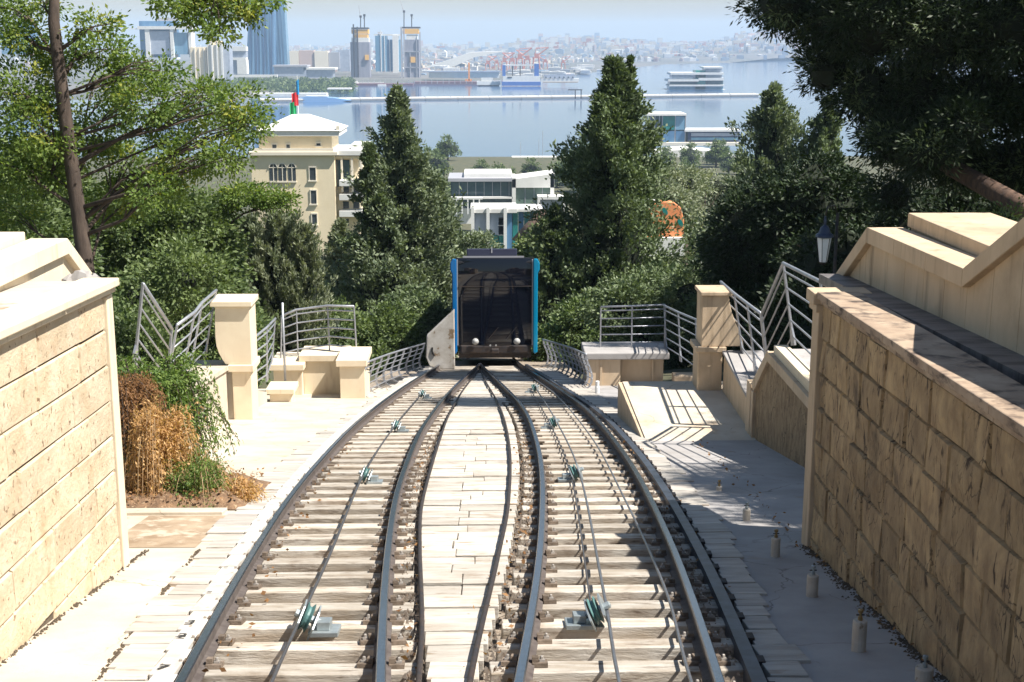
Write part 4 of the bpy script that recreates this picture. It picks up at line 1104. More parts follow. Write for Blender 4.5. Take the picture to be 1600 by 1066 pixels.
bushy('shrub', 'yellow green flecked foliage peeping over the right parapet', None, blobs_box(7, 10.6, 15, 27, 30, -4.6, -2.4, .7, 1.0, 15), LM['bush'], .10, .05, cat='shrub', seed=56, dens=.9)
# big pine overhanging the right side
def pine():
    P = [tuple(at_y(1700, 420, 29)), tuple(at_y(1600, 325, 31)), tuple(at_y(1480, 258, 34)), tuple(at_y(1430, 205, 37)), tuple(at_y(1440, 120, 39)), (13, 39, 3.0)]
    bl = []
    e0 = at_y(1450, 235, 33); e1 = at_y(1500, 200, 33); e2 = at_y(1395, 225, 34)
    for (x, y, z, r) in [(e0.x, e0.y, e0.z, .8), (e1.x, e1.y, e1.z, .9), (e2.x, e2.y, e2.z, .8), (8.1, 36, .9, 1.1), (9.4, 35.5, .5, 1.2), (10.3, 35, .5, 1.5), (11.8, 34, .3, 1.5), (13.3, 33.5, .2, 1.5), (14.8, 33, .2, 1.5), (9.3, 36, -.8, .85), (10.3, 35.5, -1.3, 1.1), (11.3, 35, -1.4, 1.3), (12.8, 34, -1.5, 1.3), (14.3, 33.5, -1.6, 1.3),
                         (11.3, 37, -2.5, .8), (11.9, 36, -2.9, .95), (12.5, 35, -3.0, 1.1), (14.0, 34.5, -3.2, 1.2), (15.8, 33, -1.4, 1.5), (15.2, 34.5, -3.9, .9), (11.6, 37, -4.2, .7), (8.3, 37, 2.6, 1.3), (9.5, 36, 3.2, 2.0), (12, 35, 3.4, 2.0), (15, 34, 3.2, 2.2), (10, 36, 6, 2.2), (13, 35, 6.2, 2.2), (16.5, 33, 5.5, 2.2), (17.5, 32, 2, 2), (17.3, 32, -3.0, 1.4),
                         (7.2, 27.5, 2.7, 1.2), (8.6, 27.6, 2.9, 1.3), (10.2, 27.2, 3.0, 1.5), (13.4, 26, 3.6, 1.9), (14.6, 28, 3.4, 2.2), (14.3, 22, 3.6, 1.8), (14.2, 18.8, 3.6, 1.8), (10.9, 15.0, 3.6, 1.8), (10.4, 12.7, 3.5, 1.6), (14.6, 20, 5, 2.2), (14, 15.5, 4.5, 2.0), (14.5, 24.5, 5.5, 2.2), (16, 28, 5.5, 2.2)]:
        bl.append((x, y, z, r, r, r * .75))
    bushy('pine_tree', 'huge dark pine with leaning trunk hanging over the top right', None, bl, LM['dark'], .18, .045, trunk=(P[0], P, [.30, .25, .22, .19, .15, .08], M_pinebark), limbs=False, seed=60, dens=1.05, clump=.32, per=80, core=.72, m2=LM['conifer'])  # brighter second leaf colour stands in for sunlit clumps
pine()

# airy tree at top left
def locust():
    P = [(-6.85, 24.1, -7.2), (-6.95, 24.1, -4.2), (-7.05, 24.1, -2.7), (-7.15, 24.1, -1.2), (-7.22, 24.1, .3), (-7.1, 24.2, 1.8)]
    bl = []
    pix = [(40, 140, .55, .45), (170, 135, .35, .28), (60, 200, .6, .5), (150, 200, .6, .5), (20, 260, .6, .5), (75, 255, .45, .4), (190, 260, .55, .5), (230, 160, .45, .35), (270, 200, .45, .35), (200, 120, .4, .3), (160, 80, .4, .3),
           (320, 150, .42, .26), (370, 165, .42, .25), (345, 200, .45, .28), (390, 195, .3, .25), (290, 250, .45, .35), (350, 245, .4, .28), (40, 60, .4, .25), (90, 90, .4, .3), (20, 20, .4, .25), (250, 110, .35, .22), (150, 40, .3, .2), (60, 5, .35, .2), (190, 320, .5, .4), (240, 300, .45, .35), (20, 330, .4, .35)]
    q = random.Random(8)
    for (px, py, a, c_) in pix:
        p = at_y(px, py, 25 + q.uniform(-1.2, 1.2)); bl.append((p.x, p.y, p.z, a * 1.12, a * 1.12, c_ * 1.12))
    bushy('locust_tree', 'airy feathery-leaved tree with a slim dark trunk at upper left', None, bl, LM['locust'], .085, .045, trunk=((-6.85, 24.1, -7), P, [.17, .15, .13, .12, .10, .05]), seed=70, dens=1.02, clump=.19, core=0, m2=LM['yellow'], per=46)
    # hanging bough at the top
    bl = []
    for (px, py, a, c_) in [(270, 5, .35, .12), (310, 25, .32, .16), (345, 50, .22, .16), (360, 20, .3, .15), (385, 10, .25, .12), (400, 30, .12, .12), (330, -10, .5, .15), (420, 2, .18, .06)]:
        p = at_y(px, py, 21 + q.uniform(-.5, .5)); bl.append((p.x, p.y, p.z, a, a, c_))
    a0 = at_y(-60, -120, 21); a1 = at_y(200, -60, 21); a2 = at_y(330, -20, 21)
    bushy('locust_bough', 'thin leafy bough dipping in from the top left before the towers', None, bl, LM['locust'], .075, .04, cat='branch', trunk=(tuple(a0), [tuple(a0), tuple(a1), tuple(a2)], [.06, .045, .02]), seed=75, dens=1.2, clump=.14, core=0, m2=LM['yellow'], per=36)
locust()
bl = [tuple(at_y(px, py, 40)) + (a, a, c_) for (px, py, a, c_) in [(380, 305, .6, .3), (420, 306, .5, .3), (450, 315, .28, .22), (350, 320, .5, .35)]]
bushy('locust_tree', 'yellow green feathery treetop in front of the cream building', None, bl, LM['locust'], .11, .06, trunk=((-8.3, 40, -10), [(-8.3, 40, -10), (-8.0, 40, -5)], [.14, .08]), seed=77, dens=1.6, clump=.22, core=0, m2=LM['yellow'], per=45)

# dry shrub bed and weeping plant on the left
def strands(name, label, cat, base, n, m, spread, L, hgt, seed, mleaf=None, hang=.8, w_=.012, stem=M_soil, nleaf=14, leafL=.07):
    rng = np.random.default_rng(seed)
    t = thing(name, base, label, cat)
    P = []; D = []; b = MB()
    for k in range(n):
        a = rng.uniform(0, 2 * np.pi); r0 = rng.uniform(0, .35) * spread
        p = Vector(base) + Vector((math.cos(a) * r0, math.sin(a) * r0, 0))
        d = Vector((math.cos(a) * rng.uniform(.3, 1) * spread, math.sin(a) * rng.uniform(.3, 1) * spread, 0))
        tuft = 1 + .35 * math.sin(a * 3 + seed) ; h = hgt * rng.uniform(.35, 1.0) * (.8 + .3 * tuft * rng.uniform(.6, 1)); q = rng.uniform(.6, 1.25) * tuft ** .5
        pts = []
        for j in range(6):
            s = j / 5; pts.append(p + d * s * q + Vector((0, 0, h * (math.sin(s * 2.3) - hang * s * s * .8))))
        if k % 3 == 0: b.tube(pts, [w_ * .5, w_ * .5, w_ * .4, w_ * .35, w_ * .3, w_ * .2], 4)
        for j in range(nleaf):
            s = rng.uniform(.15, 1); i = min(4, int(s * 5)); f = s * 5 - i
            c_ = pts[i].lerp(pts[i + 1], f); dd = (pts[i + 1] - pts[i]).normalized()
            P.append((c_.x + rng.normal() * .02, c_.y + rng.normal() * .02, c_.z + rng.normal() * .02)); D.append((dd.x + rng.normal() * .8, dd.y + rng.normal() * .8, dd.z - .25 + rng.normal() * .6))
    b.build('stems', stem, t)
    leaves('foliage', np.array(P), np.array(D), leafL, leafL * .32, m, rng, rng.uniform(0, 1, len(P)), t)
    return t
M_straw = mat('straw_stem', (.42, .30, .17), (.30, .19, .10), 8, .9)
strands('dry_shrub', 'tall dry straw-brown shrub against the end of the left wall', 'shrub', (-3.80, 16.1, -5.85), 760, LM['dry'], .44, .5, 1.75, 1, stem=M_straw, nleaf=44, leafL=.055)
strands('dry_shrub', 'small round dry golden shrub at the edge of the left bed', 'shrub', (-3.3, 16.4, -5.85), 300, LM['dry'], .34, .3, .72, 2, stem=M_straw, nleaf=32, leafL=.05)
strands('dry_shrub', 'low dry tufts spilling onto the white floor left of the tracks', 'shrub', (-2.9, 16.0, -5.65), 260, LM['dry'], .38, .3, .34, 3, stem=M_straw, nleaf=16, leafL=.06)
strands('green_shrub', 'small green plant growing among the dry shrubs', 'plant', (-3.35, 15.9, -5.6), 300, LM['fern'], .45, .3, .75, 4, stem=M_straw, nleaf=28, leafL=.045)
strands('green_shrub', 'low green tuft on the bare soil of the left bed', 'plant', (-3.15, 15.45, -5.6), 110, LM['fern'], .36, .3, .14, 5, stem=M_straw, nleaf=16, leafL=.045)
strands('weeping_shrub', 'green weeping shrub arching over the dry plants left of the tracks', 'shrub', (-4.35, 18.0, -5.35), 360, LM['fern'], .95, .5, 1.55, 6, hang=1.25, stem=M_bark, w_=.02, nleaf=70, leafL=.075)
strands('brown_climber', 'rusty brown hanging creeper between the left wall and the weeping shrub', 'plant', (-4.35, 16.6, -4.75), 460, LM['rust'], .55, .5, 1.0, 7, hang=1.7, stem=M_bark, nleaf=44, leafL=.05)
# soil bed
def soil():
    V = []; n = 14
    for j in range(n + 1):
        for i in range(n + 1):
            x = -4.9 + 2.25 * i / n; y = 15.36 + 2.2 * j / n
            ed = min(1, min((x + 4.9) * 3 + .4, (-2.65 - x) * 4, (y - 15.36) * 5, (17.56 - y) * 3))
            V.append((x, y, g_track(y) + .0 + .16 * max(0, ed) + .04 * math.sin(x * 9 + y * 5) * max(0, ed)))
    F = [(j * (n + 1) + i, j * (n + 1) + i + 1, (j + 1) * (n + 1) + i + 1, (j + 1) * (n + 1) + i) for j in range(n) for i in range(n)]
    tag(np_mesh('soil', np.array(V), np.array(F), M_soil, smooth=True), kind='structure')
soil()
# rubble at the wall corner
rr = random.Random(3)
for k in range(3):
    b = MB(); b.lathe([(.02, -.09), (.10, -.05), (.12, .02), (.07, .09), (.01, .11)], (0, 0, 0), 7)
    b.v = [(-3.42 - .11 * k + v[0] * rr.uniform(.8, 1.3), 12.55 + v[1] * rr.uniform(.8, 1.3), -2.28 + .05 * (k % 2) + v[2] * rr.uniform(.8, 1.3)) for v in b.v]
    tag(b.build('broken_stone', M_conc), ['largest lump of broken pale stone on the far corner of the left wall', 'middle lump of broken pale stone on the left wall corner', 'outermost lump of broken stone next to the leaning trunk'][k], 'stone', 'broken stones on the wall corner')
# grass tufts, litter of dry leaves
def litter():
    P = []; D = []
    q = np.random.default_rng(4)
    for k in range(420):
        y = q.uniform(8, 22); x = q.choice([xC(y) - .18, xB(y) + .2, xD(y) + .3, xA(y) + .2, fxR(y) - .06, xC(y) - .3]) + q.normal() * .06
        P.append((x, y, g_track(y) + .02)); D.append((q.normal(), q.normal(), .15))
    for k in range(900):
        x = q.uniform(-4.3, -2.75); y = q.uniform(15.4, 17.4); P.append((x, y, g_track(y) + q.uniform(.10, .22))); D.append((q.normal(), q.normal(), .3))
    o = leaves('fallen_leaves', np.array(P), np.array(D), .05, .035, LM['rust'], q, q.uniform(0, 1, len(P))); tag(o, kind='stuff')
litter()
def gravel():
    b = MB(); q = random.Random(12)
    for k in range(2600):
        y = q.uniform(7.6, 24) ; s = q.choice((0, 1, 2, 3))
        x = (xB(y) + q.uniform(.13, .30), xC(y) - q.uniform(.13, .30), xA(y) - q.uniform(.08, .2), xD(y) + q.uniform(.08, .22))[s]
        r_ = q.uniform(.008, .026); z = g_track(y) - .03
        i = len(b.v)
        b.v += [(x - r_, y, z), (x + r_ * .8, y - r_, z), (x + r_ * .4, y + r_, z), (x, y, z + r_ * 1.5)]
        b.f += [(i, i + 1, i + 3), (i + 1, i + 2, i + 3), (i + 2, i, i + 3), (i, i + 2, i + 1)]; b.m += [0] * 4
    tag(b.build('ballast_chips', mat('ballast_chip', (.42, .36, .30), (.22, .16, .11), 20, .95)), kind='stuff')
gravel()
def foot_dirt():
    b = MB(); q = random.Random(44)
    for k in range(2600):
        y = q.uniform(7.6, 13); s_ = q.choice((0, 1, 1, 2)); e = abs(q.gauss(0, .035))
        if math.sin(y * 5.1) + math.sin(y * 13.7) < -.4 and q.random() < .8: continue
        if s_ == 0: x = -3.23 + .004 + e * .6
        elif s_ == 1: x = fxR(y) - .012 - e * 1.5
        else: x = slabL(y) - .02 - e * .5
        r_ = q.uniform(.006, .02); z = g_track(y) - .012; i = len(b.v)
        b.v += [(x - r_, y, z), (x + r_ * .8, y - r_, z), (x + r_ * .4, y + r_, z), (x, y, z + r_)]
        b.f += [(i, i + 1, i + 3), (i + 1, i + 2, i + 3), (i + 2, i, i + 3), (i, i + 2, i + 1)]; b.m += [0] * 4
    tag(b.build('foot_dirt', M_joint), kind='stuff')
foot_dirt()
# hill wood down to the town
def hill_wood():
    q = np.random.default_rng(9); n = 1500
    ys = q.uniform(85, 330, n); xs = q.uniform(-.42, .45, n) * ys
    P = []; D = []; T = []
    for x, y in zip(xs, ys):
        z = -3.7 - .182 * y; r_ = q.uniform(2, 3.4); h = q.uniform(3, 6)
        if y > 200: h = q.uniform(2, 4)
        m = 150
        v = q.normal(size=(m, 3)); v /= np.linalg.norm(v, axis=1, keepdims=True); v[:, 2] = np.abs(v[:, 2])
        c = np.array([x, y, z + h * .4])
        P.append(c + v * np.array([r_, r_, h * .6]) * q.uniform(.7, 1.05, (m, 1))); D.append(v + q.normal(size=(m, 3)) * .6); T.append(np.full(m, q.uniform(0, 1)))
    P = np.concatenate(P); D = np.concatenate(D); T = np.concatenate(T)
    o = leaves('hillside_wood', P, D, 1.0, .5, LM['bush'], q, np.clip(T * .6 + q.uniform(0, .4, len(T)), 0, 1)); tag(o, kind='stuff')
hill_wood()

# ------------------------------------------------------------------ town buildings
M_cream = mat('cream_facade', (.80, .68, .48), (.74, .62, .43), .4, .85)
M_creamL = mat('pale_stone_trim', (.74, .68, .56), (.68, .61, .50), .5, .85)
M_roofw = mat('white_roof', (.72, .71, .68), (.64, .63, .60), .3, .7)
M_dwin = mat('dark_window', (.05, .06, .07), None, 1, .15)
M_glasst = mat('teal_glass', (.02, .16, .15), (.03, .24, .22), .3, .12)
M_glassg = mat('grey_glass', (.30, .34, .42), (.38, .42, .5), .2, .2)
M_glassd = mat('dark_glass', (.03, .06, .08), (.06, .10, .11), .5, .12)
M_bglass = mat('blue_tower_glass', (.06, .16, .32), (.13, .26, .42), .06, .25, .2, stretch=(3, 1, .15))
M_bglass2 = mat('pale_blue_tower_glass', (.20, .36, .50), (.12, .26, .40), .05, .25, .2, stretch=(3, 1, .15))
M_orange = mat('orange_wall', (.75, .27, .11), None, 1, .7)
M_brown = mat('brown_roof', (.12, .075, .05), (.08, .05, .035), 1, .9)
M_timber = mat('deck_timber', (.34, .27, .21), None, 1, .8)
M_navyw = mat('navy_wall', (.03, .05, .12), None, 1, .4)
M_red = mat('flag_red', (.65, .03, .04), None, 1, .7)
M_green = mat('flag_green', (.01, .30, .10), None, 1, .7)
M_fblue = mat('flag_blue', (.03, .30, .62), None, 1, .7)
def px(x, y, Y): 
    p = at_y(x, y, Y); return p.x, p.z
def pbox(b, x0, x1, ytop, ybot, Y, D, mi=0):
    xa, zt = px(x0, ytop, Y); xb, _ = px(x1, ytop, Y); _, zb = px(x0, ybot, Y)
    b.box(xa, xb, Y, Y + D, zb, zt, mi)
def part(name, t, m, *boxes, bevel=0):
    b = MB()
    for q in boxes: pbox(b, *q)
    return b.build(name, m, t, bevel=bevel)

def cream_house():
    Y = 233
    x0, z0 = px(400, 240, Y)
    t = thing('stone_building', (px(465, 400, Y)[0], Y, -46), 'cream stone tower block with hipped white roof and a flag on top', 'building')
    part('wall', t, M_cream, (392, 522, 243, 400, Y, 14))
    part('upper_storey', t, M_cream, (404, 518, 213, 238, Y + 1.5, 11))
    part('cornice', t, M_creamL, (388, 527, 238, 243, Y - .6, 15))
    part('balustrade', t, M_creamL, (394, 521, 232, 238, Y - .3, .25))
    part('eaves', t, M_roofw, (400, 530, 205, 213, Y + .8, 13))
    # hipped roof
    b = MB()
    xa, ze = px(398, 205, Y); xb, _ = px(532, 205, Y); xm0, zr = px(448, 182, Y); xm1, _ = px(474, 182, Y)
    ya, yb = Y + .6, Y + 14
    b.hexa([(xa, ya, ze), (xb, ya, ze), (xb, yb, ze), (xa, yb, ze), (xm0, Y + 6.5, zr), (xm1, Y + 6.5, zr), (xm1, Y + 7.5, zr), (xm0, Y + 7.5, zr)])
    b.build('roof', M_roofw, t)
    for (a, c_) in ((400, 404), (525, 530)): part('roof_post', t, M_creamL, (a, c_, 197, 205, Y + .8, .5))
    for (a, c_, u, d) in ((482, 494, 261, 283), (484, 495, 297, 320), (486, 496, 334, 352), (424, 433, 225, 236), (446, 454, 225, 236), (493, 502, 223, 229), (484, 494, 366, 382)):
        z_ = Y - .05 if d > 240 else Y + 1.45
        w_ = part('window', t, M_dwin, (a + 1, c_ - 1, u + 1, d - 1, z_, .3))
        fr = part('frame', t, M_creamL, (a, c_, u - 1, u + 1, z_ - .12, .3), (a - 1, c_ + 1, d - 1, d + 1, z_ - .2, .35), (a, a + 1.2, u, d, z_ - .1, .25), (c_ - 1.2, c_, u, d, z_ - .1, .25))
        fr.parent = w_; fr.matrix_parent_inverse = Matrix(); fr.matrix_parent_inverse = Matrix()
        fr.location = (0, 0, 0)
    for cx in (427, 441, 456):
        xa, zt = px(cx - 6, 262, Y); xb, _ = px(cx + 6, 262, Y); _, zb = px(cx, 283, Y); xm = (xa + xb) / 2; r_ = (xb - xa) / 2
        prof = [(xa, zb), (xb, zb)] + [(xm + r_ * math.cos(a * math.pi / 8), zt + r_ * math.sin(a * math.pi / 8)) for a in range(9)]
        b = MB(); b.prism(prof, Y - .06, Y + .2, 'y'); b.build('arched_window', M_dwin, t)
        b = MB(); rr_ = r_ * 1.18
        for a in range(8):
            a0, a1 = a * math.pi / 8, (a + 1) * math.pi / 8
            p = [(xm + q * math.cos(w_), zt + q * math.sin(w_)) for q, w_ in ((r_, a0), (rr_, a0), (rr_, a1), (r_, a1))]
            b.hexa([(p[0][0], Y - .2, p[0][1]), (p[1][0], Y - .2, p[1][1]), (p[1][0], Y + .05, p[1][1]), (p[0][0], Y + .05, p[0][1]), (p[3][0], Y - .2, p[3][1]), (p[2][0], Y - .2, p[2][1]), (p[2][0], Y + .05, p[2][1]), (p[3][0], Y + .05, p[3][1])])
        b.box(xa - .1, xb + .1, Y - .25, Y, zb - .25, zb)
        b.box(xm - .06, xm + .06, Y - .12, Y - .05, zb, zt + r_ * .9); b.box(xa, xb, Y - .12, Y - .05, zt - .06, zt + .06)
        b.build('arch_trim', M_creamL, t)
    # right wing: open loggia and white terraces
    part('wing_wall', t, M_cream, (524, 560, 247, 400, Y + 3, 10))
    part('wing_roof', t, M_roofw, (508, 572, 236, 243, Y + 1, 14))
    part('penthouse', t, M_roofw, (548, 573, 226, 235, Y + 4, 8))
    part('shaded_soffit', t, M_cream, (512, 566, 244, 248, Y + 1.5, 12))
    for a in (512, 532, 548, 562): part('column', t, M_creamL, (a, a + 3, 248, 300, Y + 1.2, .4))
    part('loggia', t, M_glassd, (516, 546, 250, 292, Y + 2.8, .15))
    for u in (282, 304, 330): part('balcony', t, M_roofw, (530, 575, u, u + 9, Y + .2, 4))
    for (a, u) in ((536, 292), (552, 292), (536, 315), (552, 315), (536, 342)):
        part('window', t, M_dwin, (a, a + 9, u, u + 11, Y + 2.9, .2))
    # flag on its mast
    p = thing('flag', (px(459, 182, Y)[0], Y + 7, px(459, 182, Y)[1]), 'blue, red and green striped flag hanging on a mast over the cream building', 'flag')
    xm, zt = px(464, 118, Y + 7); xb_, zb = px(463, 184, Y + 7)
    b = MB(); b.tube([(xm, Y + 7, zb), (xm, Y + 7, zt)], [.10, .05], 6); b.build('mast', M_white, p)
    for (m, y0, y1, xa, xb) in ((M_fblue, 122, 148, 463, 468), (M_red, 143, 165, 456, 467), (M_green, 158, 181, 453, 464)):
        b = MB(); n = 5
        xA_, zA = px(xa, y0, Y + 7); xB_, zB = px(xb, y1, Y + 7)
        for k in range(n):
            s0, s1 = k / n, (k + 1) / n
            f0 = .12 * math.sin(s0 * 9); f1 = .12 * math.sin(s1 * 9)
            xs0 = xA_ + (xB_ - xA_) * s0; xs1 = xA_ + (xB_ - xA_) * s1
            top = .35 * (s0 if m is M_fblue else 1 - abs(s0 - .5)); 
            b.hexa([(xs0, Y + 6.6 + f0, zB), (xs1, Y + 6.6 + f1, zB), (xs1, Y + 6.66 + f1, zB), (xs0, Y + 6.66 + f0, zB),
                    (xs0, Y + 6.6 + f0, zA - .5 + top), (xs1, Y + 6.6 + f1, zA - .5 + top), (xs1, Y + 6.66 + f1, zA - .5 + top), (xs0, Y + 6.66 + f0, zA - .5 + top)])
        b.build('stripe', m, p)
cream_house()

def white_house():
    Y = 450
    t = thing('modern_building', (px(780, 330, Y)[0], Y, -68), 'low white modern building with flat roof slabs and dark glazing', 'building')
    part('core_wall', t, M_roofw, (725, 800, 272, 283, Y + 2, 18))
    part('roof_slab', t, M_greyp, (700, 800, 279, 284, Y - 1, 20))
    part('wall', t, M_glassd, (704, 799, 284, 340, Y + 1, 16))
    for k, a in enumerate(range(705, 798, 13)):
        w_ = part('window', t, M_glassd, (a, a + 12, 285, 306, Y + .85, .12)); f = part('mullion', t, M_greyp, (a + 12, a + 12.8, 285, 306, Y + .75, .3))
    part('balcony_slab', t, M_roofw, (704, 801, 308, 311, Y - 1, 3))
    part('portal_leg', t, M_roofw, (800, 806, 278, 345, Y - 1, 14)); part('portal_leg', t, M_roofw, (860, 866, 272, 345, Y - 1, 14))
    b = MB(); xa, z0 = px(800, 280, Y); xb, z1 = px(866, 271, Y); _, z2 = px(800, 293, Y)
    b.hexa([(xa, Y - 1, z2), (xb, Y - 1, z2), (xb, Y + 14, z2), (xa, Y + 14, z2), (xa, Y - 1, z0), (xb, Y - 1, z1), (xb, Y + 14, z1), (xa, Y + 14, z0)]); b.build('portal_beam', M_roofw, t)
    part('portal_glass', t, mat('green_grey_glass', (.10, .16, .13), (.16, .22, .18), .3, .2), (806, 860, 293, 345, Y, .5))
    for a in (820, 834, 847): part('mullion', t, M_greyp, (a, a + 1, 293, 345, Y - .15, .2))
    part('annex', t, M_roofw, (840, 884, 307, 312, Y - 6, 6), (840, 844, 312, 350, Y - 6, 5), (880, 884, 312, 350, Y - 6, 5))
    part('annex_wall', t, M_glassg, (845, 879, 313, 350, Y - 4, 4))
    part('garden_wall', t, M_roofw, (702, 800, 326, 350, Y - 4, 1))
    for a in range(712, 752, 9): part('pergola_post', t, M_white, (a, a + 2, 312, 335, Y - 7, .5))
    part('pergola_beam', t, M_white, (708, 754, 309, 312, Y - 7, 3))
white_house()

def glass_house():
    Y = 250
    t = thing('glass_building', (px(780, 400, Y)[0], Y, -48), 'curved glass facade with white fins and green lower panes behind the car', 'building')
    part('core', t, M_glassg, (737, 806, 331, 410, Y + 1.2, 9))
    part('top_band', t, M_roofw, (735, 808, 327, 333, Y - .2, 10))
    for (a, c_) in ((736, 741), (760, 765), (787, 792)): part('fin', t, M_white, (a, c_, 324, 412, Y - .5, 1.5))
    for (a, c_, m, u, d) in ((741, 760, M_glassg, 333, 367), (765, 787, M_glassg, 333, 367), (741, 760, M_glasst, 368, 386), (765, 778, M_glasst, 368, 400), (779, 787, M_glasst, 340, 400), (741, 760, M_white, 387, 392)):
        part('pane', t, m, (a, c_, u, d, Y + .6, .5))
    for u in (352, 367, 380): part('transom', t, M_white, (778, 787, u, u + 1, Y + .45, .2))
    for k in range(6):
        a = 792 + k * 9; dy = 1.2 * k * k * .12
        part('pane', t, M_glasst if k % 2 else M_bglass, (a, a + 8.2, 331, 400, Y + .5 + dy, .4))
    part('roof_band', t, M_roofw, (790, 848, 327, 331, Y, 8))
    t = thing('brown_canopy', (px(835, 390, 225)[0], 225, -46), 'brown conical thatched-looking roof half hidden by the conifer', 'roof')
    b = MB(); xm, za = px(848, 330, 225); xl, zb = px(800, 378, 225); 
    b.lathe([(abs(xm - xl), 0), (abs(xm - xl) * .55, (za - zb) * .5), (.3, za - zb)], (xm, 228, zb), 18); b.build('cone', M_brown, t, smooth=True)
    b = MB(); b.lathe([(abs(xm - xl) * .8, -6), (abs(xm - xl) * .8, 0)], (xm, 228, zb), 18); b.build('drum', M_creamL, t)
glass_house()
def orange_wall():
    Y = 98
    t = thing('orange_pavilion', (px(1045, 380, Y)[0], Y, px(1045, 380, Y)[1]), 'rounded orange wall with two oval teal holes among the trees', 'pavilion')
    P = [(1008, 374), (1067, 374), (1069, 345), (1064, 325), (1054, 317), (1036, 315), (1018, 319), (1006, 335)]
    b = MB(); b.prism([px(x, y, Y) for x, y in P], Y, Y + 1.2, 'y'); b.f = [tuple(reversed(f)) for f in b.f]; b.build('wall', M_orange, t, bevel=.05)
    for (x, y) in ((1039, 330), (1063, 348)):
        cx, cz = px(x, y, Y); b = MB(); pr = []
        for k in range(14):
            a = k * math.pi / 7; u_, v_ = .17 * math.cos(a), .33 * math.sin(a)
            pr.append((cx + u_ * .9 - v_ * .45, cz + v_ * .85 + u_ * .4))
        b.prism(pr, Y - .06, Y + .1, 'y'); b.build('porthole', M_glasst, t)
    part('base', t, M_roofw, (1004, 1070, 372, 400, Y - .5, 3))
    part('ridge', t, M_roofw, (1006, 1024, 313, 319, Y + 1.3, 2))
orange_wall()

def water_front():
    Y = 860
    t = thing('waterfront_building', (px(1080, 226, Y)[0], Y, -70), 'waterfront glass box with thin white roof and long low dark wing', 'building')
    part('roof', t, M_roofw, (1008, 1073, 178, 181, Y - 2, 26))
    part('wall', t, M_glassd, (1014, 1071, 181, 226, Y, 22))
    for a in (1016, 1023, 1030, 1035, 1055, 1071): part('mullion', t, M_greyp, (a, a + 1, 181, 226, Y - .4, .5))
    for (a, c_, m) in ((1036, 1055, M_glasst), (1056, 1070, M_bglass2)): part('pane', t, m, (a, c_, 182, 203, Y - .3, .3)); part('pane', t, M_bglass, (a, c_, 205, 224, Y - .3, .3))
    part('wing_roof', t, M_roofw, (1070, 1158, 203, 206, Y - 2, 20))
    part('wing', t, M_navyw, (1075, 1156, 206, 223, Y, 16))
    part('wing_glass', t, M_glassg, (1080, 1153, 208, 213, Y - .3, .3)); part('wing_glass', t, M_bglass2, (1080, 1153, 215, 219, Y - .3, .3))
    part('plinth', t, M_creamL, (1025, 1158, 223, 228, Y - 4, 24))
    Y = 800
    t = thing('curved_hall', (px(1085, 258, Y)[0], Y, -70), 'low hall with curved white roof and dark navy front near the shore', 'building')
    b = MB(); P = [(1022, 246), (1022, 240), (1045, 235), (1075, 233), (1110, 236), (1148, 243), (1148, 246)]
    b.prism([px(x, y, Y) for x, y in P], Y - 2, Y + 24, 'y'); b.f = [tuple(reversed(f)) for f in b.f]; b.build('roof', M_roofw, t)
    part('wall', t, M_navyw, (1026, 1145, 246, 262, Y, 18))
    for a in range(1032, 1140, 14): part('pane', t, M_glassd, (a, a + 11, 248, 258, Y - .3, .3))
    t = thing('promenade', (px(800, 250, 800)[0], 800, -68), 'sandy promenade terrace along the near shore with a white hall', 'terrace')
    part('deck', t, M_creamL, (728, 905, 253, 262, 790, 20))
    part('hall', t, M_roofw, (800, 900, 246, 254, 800, 10))
    part('awning', t, M_glassg, (845, 905, 254, 264, 785, 4))
    q = random.Random(2)
    for k in range(9):
        x0 = 752 + k * 6.2 + q.uniform(-1, 1); Yc = 795
        c = thing('parked_car', (px(x0, 253, Yc)[0], Yc, px(x0, 253, Yc)[1]), 'tiny dark car parked in the row on the shore terrace', 'car', 'cars parked on the shore terrace')
        xa, zt = px(x0, 250.5, Yc)
        b = MB(); b.prism([(xa, zt - 1.1), (xa + 2.0, zt - 1.1), (xa + 2.0, zt - .5), (xa + 1.7, zt - .4), (xa + 1.4, zt), (xa + .5, zt), (xa + .2, zt - .45), (xa, zt - .5)], Yc, Yc + 1.8, 'y'); b.build('body', q.choice([M_black, M_navyw, M_greyp]), c)
    for (x_, y0, y1) in ((848, 205, 255), (813, 222, 255), (842, 218, 252)):
        xa, zt = px(x_, y0, 790); _, zb = px(x_, y1 + 4, 790)
        b = MB(); b.tube([(xa, 790, zb), (xa, 790, zt)], .12, 5); tag(b.build('mast', M_greyp), {848: 'tallest thin mast rising from the shore terrace', 813: 'short thin mast left of the tallest one on the shore terrace', 842: 'thin mast close to the tallest one on the shore'}[x_], 'mast')
water_front()

